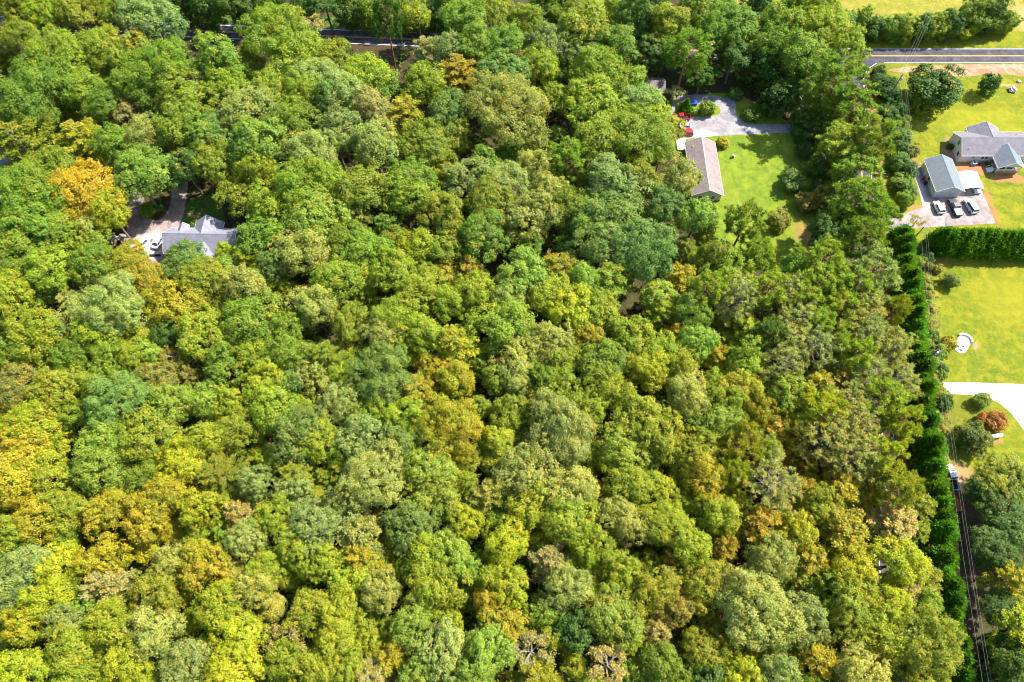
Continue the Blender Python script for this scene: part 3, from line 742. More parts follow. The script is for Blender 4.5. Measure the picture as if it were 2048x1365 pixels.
MB().box(-0.34, 0.34, -0.34, 0.36, 1.003, 1.07).build('lid', M['dark'], bn)
cr = thing('fuel_drum', 'small red drum against the shaded garage wall', 'drum', (116.45, 130.6, 0.012))
MB().tube([(0, 0, 0), (0, 0, 0.3), (0, 0, 0.32), (0, 0, 0.6), (0, 0, 0.62), (0, 0, 0.9)], [0.3, 0.3, 0.32, 0.3, 0.32, 0.3], 12).build('body', M['red_paint'], cr)
MB().tube([(0.12, 0, 0.9), (0.12, 0, 0.95)], [0.05, 0.05], 8).build('bung', M['steel'], cr)
for k in range(5):
    q = P(302 + 4.6 * k, 512.5, 0)
    o = thing('planter_pot', 'dark round planter, %s from the gravel in the row by the grey-roofed house' % ('first', 'second', 'third', 'fourth', 'fifth')[k], 'planter', q, 0, 'row of dark planters')
    MB().tube([(0, 0, 0.012), (0, 0, 0.5), (0, 0, 0.5)], [0.2, 0.3, 0.24], 10).build('pot', M['dark'], o)
    MB().tube([(0, 0, 0.45), (0, 0, 0.47)], [0.23, 0.23], 10).build('soil', M['clay_path'], o)

# ------------------------------------------------------------------ power line
PY = [(193.5, 132.5), (159.9, 112.9), (105.4, 103.8), (70.7, 97.4), (2.8, 86.6), (-40, 79.6)]
PLAB = [None, 'wooden utility pole with transformer by the broad tree near the road', 'wooden utility pole at the corner of the driveway and the dark hedge',
        'wooden utility pole beside the white oval terrace lawn', None, None]
for i, (y, x) in enumerate(PY):
    if not PLAB[i]: continue
    o = thing('utility_pole', PLAB[i], 'utility pole', (x, y, 0), 0, 'poles of the power line')
    MB().tube([(0, 0, 0), (0, 0, 6), (0, 0, 11.2)], [0.2, 0.16, 0.12], 8).build('pole', M['pole_wood'], o)
    MB().box(-0.9, 0.9, -0.06, 0.06, 10.6, 10.74).build('crossarm', M['pole_wood'], o)
    for sx in (-0.8, 0.0, 0.8):
        MB().tube([(sx, 0, 10.74 if sx else 11.2), (sx, 0, 10.95 if sx else 11.4)], [0.06, 0.04], 6).build('insulator', M['trim'], o)
    if i in (1, 3):
        MB().tube([(0.42, -0.1, 9.0), (0.42, -0.1, 9.1), (0.42, -0.1, 9.95), (0.42, -0.1, 10.05)], [0.18, 0.27, 0.27, 0.15], 10).build('transformer', M['car_silver'], o)
        MB().box(0.12, 0.2, -0.2, 0.0, 9.3, 9.7).build('bracket', M['steel'], o)
WLAB = ['overhead wire on the side of the pole line towards the forest', 'top overhead wire carried on the pole tips', 'overhead wire on the side of the pole line towards the lawn']
for wi, (sx, z) in enumerate(((-0.8, 10.95), (0.0, 11.4), (0.8, 10.95))):
    mb = MB()
    pts = []
    for i in range(len(PY) - 1):
        a, bq = Vector((PY[i][1] + sx, PY[i][0], z)), Vector((PY[i + 1][1] + sx, PY[i + 1][0], z))
        for k in range(12):
            t = k / 12
            q = a.lerp(bq, t); q.z -= 4 * 0.5 * t * (1 - t)
            pts.append(q)
    mb.tube(pts, [0.010] * len(pts), 5)
    tag(mb.build('power_cable', M['wire']), WLAB[wi], 'cable', 'cables of the power line')

# ------------------------------------------------------------------ trees: one model of each kind, then copies
def unit(v): return v / np.maximum(np.linalg.norm(v, axis=-1, keepdims=True), 1e-9)
def rdir(rng, n): return unit(rng.normal(size=(n, 3)))

def leaf_mesh(name, c, nrm, a, b, tone, turn, mat, rng, tang=None):
    n = len(c)
    t = rng.normal(size=(n, 3)) if tang is None else tang
    t = unit(t - (t * nrm).sum(1, keepdims=True) * nrm)
    bt = np.cross(nrm, t)
    a = (a * rng.uniform(0.75, 1.25, n))[:, None] / 2
    b = (b * rng.uniform(0.75, 1.25, n))[:, None] / 2
    fold = nrm * b * 0.35
    co = np.stack([c - t * a, c - bt * b + fold, c + t * a, c + bt * b + fold], 1).reshape(-1, 3)
    m = bpy.data.meshes.new(name)
    m.vertices.add(4 * n); m.vertices.foreach_set("co", co.ravel())
    m.loops.add(4 * n); m.loops.foreach_set("vertex_index", np.arange(4 * n, dtype=np.int32))
    m.polygons.add(n); m.polygons.foreach_set("loop_start", np.arange(0, 4 * n, 4, dtype=np.int32))
    for nm, val in (("tone", tone), ("turn", turn)):
        at = m.attributes.new(nm, 'FLOAT', 'FACE'); at.data.foreach_set("value", np.clip(val, 0, 1).astype(np.float32))
    m.materials.append(mat)
    m.update(calc_edges=True)
    return m

def fib_dirs(n, rng, zmin=-1.0, jit=0.15):
    i = np.arange(n) + 0.5
    z = 1 - (1 - zmin) * i / n
    ph = i * 2.399963 + rng.uniform(0, 6.28)
    r = np.sqrt(np.maximum(0, 1 - z * z))
    return unit(np.stack([r * np.cos(ph), r * np.sin(ph), z], 1) + rng.normal(scale=jit, size=(n, 3)))

def blob_crown(name, seed, R, hz, zc, nl, lr, ncl, cr, nleaf, la=0.46, lb=0.32, zmin=-0.45, point=0.0, mat='leaf', loose=0.25):
    rng = np.random.default_rng(seed)
    d = fib_dirs(nl, rng, zmin)
    k = rng.uniform(0.50, 1.16, nl)[:, None]
    shape = np.stack([np.full(nl, R - lr), np.full(nl, R - lr), np.full(nl, hz - lr * 0.8)], 1)
    lob = d * shape * k
    lob[:, :2] *= (1 - point * np.clip(lob[:, 2:3] / hz, 0, 1))
    asym = rng.normal(scale=0.12 * R, size=(3,)); asym[2] = 0
    lob += asym * np.clip(d[:, 2:3], 0, 1)
    lrad = lr * rng.uniform(0.55, 1.25, nl)
    lob = np.concatenate([lob, np.zeros((1, 3))]); lrad = np.append(lrad, R * 0.5); d = np.concatenate([d, [[0, 0, 1]]])
    nl += 1
    out = unit(d + np.array([0, 0, 0.35]))
    li = np.repeat(np.arange(nl), ncl)
    cd = unit(rdir(rng, nl * ncl) + out[li] * 0.75)
    cc = lob[li] + cd * (lrad[li] * rng.uniform(0.75, 1.1, len(li)))[:, None]
    crad = cr * rng.uniform(0.55, 1.45, len(li))
    stretch = rng.uniform(0.7, 1.35, size=(len(li), 3))
    tone_c = np.clip(rng.normal(0.5, 0.2, nl)[li] * 0.5 + rng.normal(0.25, 0.14, len(li)), 0, 1)
    turn_c = rng.uniform(0, 1, nl)[li] * 0.5 + rng.uniform(0, 1, len(li)) * 0.5
    ci = np.repeat(np.arange(len(cc)), nleaf)
    ld = unit(rdir(rng, len(ci)) + cd[ci] * 0.55 + np.array([0, 0, 0.3]))
    pos = cc[ci] + ld * (crad[ci] * rng.uniform(0.5, 1.18, len(ci)))[:, None] * stretch[ci]
    nr = unit(ld * 0.75 + cd[ci] * 0.35 + np.array([0, 0, 0.45]) + rng.normal(scale=0.42, size=(len(ci), 3)))
    # loose shoots standing out from the clumps break the outline
    pos += (rng.random(len(ci)) < 0.16)[:, None] * ld * (crad[ci] * loose * rng.uniform(0.5, 3, len(ci)))[:, None]
    pos[:, 2] += zc
    tone = tone_c[ci] + rng.normal(0, 0.27, len(ci))
    turn = np.clip(turn_c[ci] + rng.normal(0, 0.20, len(ci)), 0.02, 1)
    return leaf_mesh(name, pos, nr, la, lb, tone, turn, M[mat], rng), lob[:-1] + np.array([0, 0, zc])

def limbs_mesh(name, rng, H, zb, ends, r0, mat, wig=0.4, twigs=0):
    mb = MB()
    lean = rng.normal(scale=0.25, size=2)
    def ax(z): return (lean[0] * z / H, lean[1] * z / H, z)
    mb.tube([(0, 0, -0.15), ax(0.4), ax(zb), ax(H * 0.8)], [r0 * 1.45, r0 * 1.1, r0 * 0.75, r0 * 0.2], 7)
    for e in ends:
        e = Vector(e)
        z0 = min(max(zb * 0.75, e.z - 0.55 * math.hypot(e.x, e.y) - 0.8), H * 0.78)
        a = Vector(ax(z0))
        mid = a.lerp(e, 0.5) + Vector(rng.normal(scale=wig, size=3)) - Vector((0, 0, 0.06 * (e - a).length))
        rr = r0 * 0.38
        mb.tube([a, mid, e], [rr, rr * 0.65, rr * 0.25], 5)
        for _ in range(twigs):
            q = mid.lerp(e, rng.uniform(0.2, 1))
            mb.tube([q, q + Vector(rng.normal(scale=0.9, size=3)) + Vector((0, 0, 0.5))], [rr * 0.3, 0.02], 4)
    m = mb.mesh(name); m.materials.append(mat)
    return m

def oak(seed, R=6.0, H=17.0, hz=5.2, **kw):
    zc = H - hz
    k = dict(nl=22, lr=2.3, ncl=17, cr=0.85, nleaf=34); k.update(kw)
    cm, lob = blob_crown('crown', seed, R, hz, zc, **k)
    rng = np.random.default_rng(seed + 999)
    sel = lob[rng.permutation(len(lob))[:12]]
    tm = limbs_mesh('trunk', rng, H, zc - hz * 0.75, sel, 0.34 * R / 6, M['bark'])
    return dict(R=R, H=H, zc=zc + 0.2 * hz, crown=cm, trunk=tm)

def spray(seed, R=5.0, H=16.0, nlimb=26, leafn=9500, droop=0.15, la=0.42, lb=0.27, twigm='bark_pale', up=0.55, spread=0.9, thick=0.22):
    """Open crown of radiating branches, each a flat feathered spray of leaves."""
    rng = np.random.default_rng(seed)
    zb, mb = H * 0.42, MB()
    mb.tube([(0, 0, -0.15), (0, 0, 0.4), (0.1, 0, zb), (0.1, 0.1, H * 0.93)], [0.38, 0.27, 0.2, 0.04], 7)
    segs = []
    for i in range(nlimb):
        f = (i + 0.5) / nlimb
        z0 = zb + (H * 0.95 - zb) * f
        ang = i * 2.4 + rng.uniform(-0.3, 0.3)
        L = R * (1.05 - 0.75 * f ** 1.6) * rng.uniform(0.8, 1.15)
        dirv = Vector((math.cos(ang), math.sin(ang), up * (0.35 + 0.9 * f)))
        a = Vector((0.1, 0, z0 - 0.3)); e = a + dirv * L - Vector((0, 0, droop * L))
        m_ = a.lerp(e, 0.5) + Vector((0, 0, droop * L * 0.4))
        mb.tube([a, m_, e], [0.075, 0.05, 0.015], 4)
        segs.append((m_.lerp(a, 0.5), e, 1.0))
        side = Vector((-dirv.y, dirv.x, 0)).normalized()
        for k in range(7):
            t = 0.25 + 0.75 * (k + rng.uniform(0, 0.7)) / 7
            q = a.lerp(m_, t * 2) if t < 0.5 else m_.lerp(e, t * 2 - 1)
            s = 1 if k % 2 else -1
            tl = L * 0.42 * (1.15 - t * 0.7) * rng.uniform(0.7, 1.2)
            e2 = q + (side * s * spread + dirv * 0.75 + Vector(rng.normal(scale=0.18, size=3))).normalized() * tl
            mb.tube([q, e2], [0.03, 0.012], 3)
            segs.append((q, e2, 1.0))
    A = np.array([s[0] for s in segs]); B = np.array([s[1] for s in segs])
    ln = np.linalg.norm(B - A, axis=1)
    si = rng.choice(len(segs), leafn, p=ln / ln.sum())
    t = rng.uniform(0.1, 1.06, leafn)[:, None]
    pos = A[si] * (1 - t) + B[si] * t + rng.normal(scale=(thick, thick, thick * 0.6), size=(leafn, 3))
    nr = unit(np.array([0, 0, 1.0]) + rng.normal(scale=0.5, size=(leafn, 3)))
    tn = rng.normal(0.5, 0.22, len(segs))[si] + rng.normal(0, 0.15, leafn)
    # leaves turn first at the ends of the upper branches
    tu = np.clip(rng.uniform(0, 1, len(segs))[si] * 0.55 + 0.45 * (1 - (pos[:, 2] - zb) / (H - zb)) + rng.normal(0, 0.1, leafn), 0.02, 1)
    cm = leaf_mesh('crown', pos, nr, la, lb, tn, tu, M['leaf'], rng, tang=(B - A)[si] + rng.normal(scale=0.5, size=(leafn, 3)))
    tm = mb.mesh('trunk'); tm.materials.append(M[twigm])
    return dict(R=R, H=H, zc=H * 0.76, crown=cm, trunk=tm)

def pine(seed, R=4.6, H=20.0, tufts=430, per=30, nb=40, zb=0.52, gap=0.0, ndl=(0.55, 0.14), bark='bark_pine', tr=0.62):
    rng = np.random.default_rng(seed)
    mb = MB(); bx_, by_ = rng.normal(scale=0.5, size=2)
    def ax(z): return Vector((bx_ * (z / H) ** 2, by_ * (z / H) ** 2, z))
    mb.tube([ax(0) - Vector((0, 0, 0.15)), ax(0.5), ax(H * 0.5), ax(H * 0.97)], [0.42, 0.3, 0.22, 0.05], 7)
    A, B = [], []
    for i in range(nb):
        f = (i + rng.uniform(0, 1)) / nb
        z0 = H * (zb + (0.97 - zb) * f)
        ang = i * 2.4 + rng.uniform(-0.4, 0.4)
        L = R * (1.0 if f < 0.45 else 1.0 - 0.72 * ((f - 0.45) / 0.55) ** 1.5) * rng.uniform(0.65, 1.1)
        a = ax(z0); e = a + Vector((math.cos(ang), math.sin(ang), 0.12 + 0.55 * f)) * L
        m_ = a.lerp(e, 0.55) - Vector((0, 0, 0.1 * L))
        mb.tube([a, m_, e], [0.085 * (1.2 - f), 0.055, 0.02], 4)
        A.append(m_); B.append(e)
        for k in range(3):
            q = m_.lerp(e, rng.uniform(0, 0.7))
            e2 = q + Vector(((e - m_).normalized() * 0.7 + Vector(rng.normal(scale=0.55, size=3)) + Vector((0, 0, 0.2)))) * L * 0.30
            mb.tube([q, e2], [0.03, 0.012], 3)
            A.append(q); B.append(e2)
    A, B = np.array(A), np.array(B)
    ln = np.linalg.norm(B - A, axis=1) + 0.2
    si = rng.choice(len(A), tufts, p=ln / ln.sum())
    t = np.clip(rng.beta(2.2, 0.9, tufts), 0, 1)[:, None]
    tc = A[si] * (1 - t) + B[si] * t + rng.normal(scale=0.25, size=(tufts, 3)) + np.array([0, 0, 0.12])
    ti = np.repeat(np.arange(tufts), per)
    dirn = unit(rdir(rng, len(ti)) + np.array([0, 0, 0.55]))
    trr = tr * rng.uniform(0.6, 1.2, tufts)
    pos = tc[ti] + dirn * (trr[ti] * rng.uniform(0.25, 0.9, len(ti)))[:, None]
    nr = unit(np.cross(dirn, rdir(rng, len(ti))) + np.array([0, 0, 0.35]))
    tone = rng.normal(0.5, 0.2, tufts)[ti] + rng.normal(0, 0.14, len(ti))
    turn = np.clip(rng.uniform(0, 1, tufts)[ti] + rng.normal(0, 0.1, len(ti)), 0.02, 1)
    cm = leaf_mesh('crown', pos, nr, ndl[0], ndl[1], tone, turn, M['needle'], rng, tang=dirn)
    tm = mb.mesh('trunk'); tm.materials.append(M[bark])
    return dict(R=R, H=H, zc=H * 0.80, crown=cm, trunk=tm)

def cypress(seed, R=2.3, H=8.0, n=9000, la=0.5, lb=0.2, base=0.02):
    rng = np.random.default_rng(seed)
    u = rng.uniform(0, 1, n) ** 0.8
    ang = rng.uniform(0, 2 * math.pi, n)
    ph = rng.uniform(0, 6.28, 6)
    prof = np.where(u < 0.25, 0.78 + 0.22 * u / 0.25, np.clip(1 - ((u - 0.25) / 0.75) ** 2.0, 0.03, 1))
    lump = 1 + 0.10 * np.sin(3 * ang + ph[0] + 5 * u) + 0.09 * np.sin(7 * ang + ph[1] + 14 * u) + 0.08 * np.sin(2 * ang + ph[2] - 23 * u)
    rr = R * prof * lump * (1 - 0.3 * rng.random(n) ** 2)
    pos = np.stack([rr * np.cos(ang), rr * np.sin(ang), H * (base + (1 - base) * u)], 1)
    # small sprays pulled together into tufts
    nt = 420
    tu_ = rng.integers(0, n, nt)
    tcen = pos[tu_]
    near = rng.integers(0, nt, n)
    pos = np.where((rng.random(n) < 0.45)[:, None], tcen[near] + rng.normal(scale=0.24, size=(n, 3)), pos)
    rad = unit(pos * np.array([1, 1, 0]) + 1e-6)
    tang = unit(np.array([0, 0, 1.0]) + rad * 0.6 + rng.normal(scale=0.35, size=(n, 3)))
    nr = unit(np.cross(tang, rdir(rng, n)) + rad * 0.6 + np.array([0, 0, 0.25]))
    nr = unit(nr - (nr * tang).sum(1, keepdims=True) * tang)
    tone = np.clip(rng.normal(0.45, 0.2, nt)[near] + rng.normal(0, 0.15, n), 0, 1)
    cm = leaf_mesh('crown', pos, nr, la, lb, tone, rng.uniform(0.02, 1, n), M['needle'], rng, tang=tang)
    mb = MB().tube([(0, 0, -0.1), (0, 0, H * 0.4), (0, 0, H * 0.92)], [0.2, 0.13, 0.03], 6)
    for k in range(10):
        z = H * (0.12 + 0.07 * k); a = k * 2.4
        mb.tube([(0, 0, z), (R * 0.6 * math.cos(a) * (1 - k / 12), R * 0.6 * math.sin(a) * (1 - k / 12), z + 0.7)], [0.05, 0.02], 4)
    tm = mb.mesh('trunk'); tm.materials.append(M['bark'])
    return dict(R=R, H=H, zc=H * 0.6, crown=cm, trunk=tm)

def dead(seed, R=4.5, H=16.0):
    rng = np.random.default_rng(seed)
    mb = MB(); A, B = [], []
    mb.tube([(0, 0, -0.15), (0, 0, 0.5), (0.3, 0.1, H * 0.5), (0.2, 0.3, H * 0.75)], [0.5, 0.36, 0.28, 0.14], 7)
    def grow(p, d, L, r, lev):
        e = p + d * L
        m_ = p.lerp(e, 0.5) + Vector(rng.normal(scale=0.08 * L, size=3))
        mb.tube([p, m_, e], [r, r * 0.75, r * 0.5], 5 if lev < 2 else 3)
        A.append(m_); B.append(e)
        if lev < 3:
            for k in range(4 if lev < 2 else 3):
                t = rng.uniform(0.35, 1.0)
                q = (m_.lerp(e, t * 2 - 1) if t > 0.5 else p.lerp(m_, t * 2))
                d2 = (d + Vector(rng.normal(scale=0.55, size=3))).normalized()
                d2.z = abs(d2.z) * 0.7
                grow(q, d2, L * rng.uniform(0.45, 0.65), r * 0.5, lev + 1)
    for i in range(7):
        a = i * 2.4
        grow(Vector((0.25, 0.2, H * (0.5 + 0.25 * i / 7))), Vector((math.cos(a), math.sin(a), 0.65)).normalized(), R * 0.62, 0.15, 0)
    A, B = np.array(A), np.array(B)
    n = 2600
    si = rng.integers(0, len(A), n); t = rng.uniform(0.2, 1.05, n)[:, None]
    pos = A[si] * (1 - t) + B[si] * t + rng.normal(scale=0.25, size=(n, 3))
    cm = leaf_mesh('crown', pos, unit(np.array([0, 0, 1.0]) + rng.normal(scale=0.6, size=(n, 3))), 0.36, 0.24, rng.normal(0.5, 0.25, n), rng.uniform(0.02, 1, n), M['leaf'], rng)
    tm = mb.mesh('trunk'); tm.materials.append(M['bark_pale'])
    return dict(R=R, H=H, zc=H * 0.78, crown=cm, trunk=tm)

def bush(seed, R=2.0, H=2.8):
    cm, lob = blob_crown('crown', seed, R, H * 0.55, H * 0.45, nl=13, lr=0.75, ncl=10, cr=0.36, nleaf=24, la=0.30, lb=0.2, zmin=-0.6)
    rng = np.random.default_rng(seed)
    tm = limbs_mesh('trunk', rng, H, H * 0.2, lob[:7], 0.1, M['bark'], 0.1)
    return dict(R=R, H=H, zc=H * 0.5, crown=cm, trunk=tm)

FINE = dict(la=0.36, lb=0.25)
PROTO = {
    'o': [oak(11 + i, R=6.0, H=17.0, hz=(5.0, 5.6, 4.6, 5.3, 5.0, 5.5, 4.8, 5.2, 4.4)[i], nl=(17, 15, 20, 16, 19, 14, 22, 13, 18)[i], lr=(2.3, 2.5, 2.0, 2.2, 2.1, 2.6, 1.9, 2.7, 2.3)[i], ncl=(18, 17, 16, 18, 17, 20, 15, 22, 17)[i],
              cr=(0.66, 0.74, 0.58, 0.62, 0.70, 0.66, 0.60, 0.64, 0.7)[i], nleaf=48, **FINE) for i in range(9)],
    'm': [oak(31 + i, R=4.0, H=14.0, hz=(4.0, 3.4, 4.3, 3.7)[i], nl=(12, 10, 14, 11)[i], lr=1.6, ncl=14, cr=0.58, nleaf=42, **FINE) for i in range(4)],
    'B': [oak(41 + i, R=9.0, H=20.0, hz=(6.4, 5.8, 6.8, 6.2)[i], nl=(26, 32, 24, 28)[i], lr=(2.8, 2.4, 3.0, 2.6)[i], ncl=22, cr=0.76, nleaf=50, **FINE) for i in range(4)],
    't': [oak(51 + i, R=5.0, H=20.0, hz=(7.6, 7.0, 8.0)[i], nl=22, lr=1.9, ncl=16, cr=0.60, nleaf=44, point=0.4, zmin=-0.7, **FINE) for i in range(3)],
    'h': [oak(55 + i, R=4.0, H=9.0, hz=4.5, nl=24, lr=1.5, ncl=13, cr=0.50, nleaf=34, zmin=-0.95, la=0.34, lb=0.24) for i in range(3)],
    's': [spray(61 + i, nlimb=(26, 30, 22, 28)[i], up=(0.55, 0.75, 0.45, 0.6)[i], leafn=(9500, 8500, 9000, 7600)[i]) for i in range(4)],
    'f': [spray(71 + i, R=4.5, H=17, nlimb=34, leafn=13000, la=0.5, lb=0.12, thick=0.16, spread=0.6, up=0.7, droop=0.3, twigm='bark') for i in range(2)],
    'p': [pine(81 + i, tufts=(460, 420, 500)[i]) for i in range(3)],
    'q': [pine(91 + i, tufts=(430, 470, 400)[i], per=26, nb=52, bark='bark_grey', R=4.3, tr=0.55, ndl=(0.5, 0.13)) for i in range(3)],
    'k': [cypress(101 + i) for i in range(4)],
    'x': [dead(111 + i) for i in range(2)],
    'u': [bush(121 + i) for i in range(3)],
}
CNAME = {'g': 'mid-green', 'y': 'yellow-green', 'l': 'light green', 'd': 'dark green', 'b': 'blue-green', 's': 'sage-green', 'o': 'olive', 't': 'tan-green',
         'G': 'golden', 'Y': 'bright yellow', 'r': 'orange', 'p': 'pine-green', 'q': 'grey-olive', 'c': 'deep green', 'w': 'pale tan', 'n': 'brown-olive', 'e': 'red-tinged', 'A': 'orange-gold', 'R': 'red-orange'}
#        leaf colour, share of leaves already turned
CVAL = {'g': ((0.195, 0.290, 0.020), .03), 'y': ((0.275, 0.345, 0.018), .06), 'l': ((0.255, 0.355, 0.038), .02), 'd': ((0.090, 0.170, 0.018), .0), 'b': ((0.190, 0.280, 0.048), .0),
        's': ((0.275, 0.345, 0.082), .02), 'o': ((0.255, 0.300, 0.018), .07), 't': ((0.330, 0.360, 0.068), .08), 'G': ((0.340, 0.345, 0.016), .30), 'Y': ((0.345, 0.395, 0.014), .10),
        'r': ((0.330, 0.310, 0.022), .45), 'p': ((0.270, 0.350, 0.030), .03), 'q': ((0.350, 0.375, 0.100), .05), 'c': ((0.120, 0.260, 0.016), .0), 'w': ((0.380, 0.355, 0.110), .18),
        'n': ((0.270, 0.285, 0.032), .14), 'e': ((0.280, 0.275, 0.050), .22), 'A': ((0.520, 0.365, 0.012), .36), 'R': ((0.430, 0.190, 0.035), .20)}
KNAME = {'o': ('oak_tree', 'round-crowned tree'), 'm': ('oak_tree', 'small round tree'), 'B': ('oak_tree', 'broad spreading oak'), 't': ('poplar_tree', 'tall narrow tree'), 's': ('maple_tree', 'feather-branched tree'),
         'f': ('feathery_conifer', 'wispy feathery tree'), 'p': ('pine_tree', 'pine'), 'q': ('pine_tree', 'thin-needled pine'), 'k': ('cypress_tree', 'cypress'), 'x': ('dead_tree', 'nearly bare tree'), 'u': ('shrub', 'shrub'), 'h': ('hedgerow_tree', 'bushy tree')}
TREES = []          # (root, px, py, r_px, kind, colour)
used = {}

def plant(base, r, hgt, kind, colc, px=None, py=None, rpx=None, variant=None, tint=0.12, turned=None):
    pr = PROTO[kind]
    i = random.randrange(len(pr)) if variant is None else variant % len(pr)
    pr = pr[i]
    root = empty(KNAME[kind][0], base, random.uniform(0, 6.283))
    s = r / pr['R']
    w = 0.16 if kind in 'omBts' else 0.06
    root.scale = (s * random.uniform(1 - w, 1 + w), s * random.uniform(1 - w, 1 + w), hgt / pr['H'])
    if kind in 'omBtspq': root.rotation_euler = (random.gauss(0, 0.04), random.gauss(0, 0.04), root.rotation_euler[2])
    c, a = CVAL[colc]
    br = random.uniform(1 - tint, 1 + tint); hu = random.uniform(-tint, tint) * 0.7
    col = (c[0] * br * (1 + hu), c[1] * br, c[2] * br * (1 - hu), min(1.0, max(0.0, (a if turned is None else turned) + random.uniform(-0.03, 0.05))))
    if py is not None: col = (col[0] * (0.92 if py < 560 else 1.02 if py < 850 else 1.08), col[1] * (0.96 if py < 560 else 1.0), col[2], col[3])      # far trees a little darker and less red, near trees redder
    for nm in ('trunk', 'crown'):
        o = bpy.data.objects.new(nm, pr[nm])
        o.parent = root; o.color = col
        COL.objects.link(o)
    TREES.append([root, px, py, rpx, kind, colc])
    return root

def tree_at(px, py, rpx, kind, colc, hgt=None, **kw):
    """A tree whose crown shows about (px, py) in the photograph, standing on the ground below it."""
    pr = PROTO[kind][0]
    r = rpx / 8.2
    for _ in range(3):
        hh = hgt or {'o': 10.5 + 1.1 * r, 'm': 8.5 + 1.3 * r, 'B': 12 + 0.95 * r, 't': 13 + 1.3 * r, 's': 9.5 + 1.3 * r, 'f': 11 + 1.2 * r, 'p': 15 + 0.9 * r, 'q': 15 + 0.8 * r, 'x': 12 + r, 'u': 1.25 * r, 'k': 3.4 * r, 'h': 2.2 * r}[kind]
        z = hh * pr['zc'] / pr['H']
        q = P(px, py, z)
        r = rpx * depth(q) / FPX
    return plant((q.x, q.y, 0), r, hh, kind, colc, px, py, rpx, **kw)

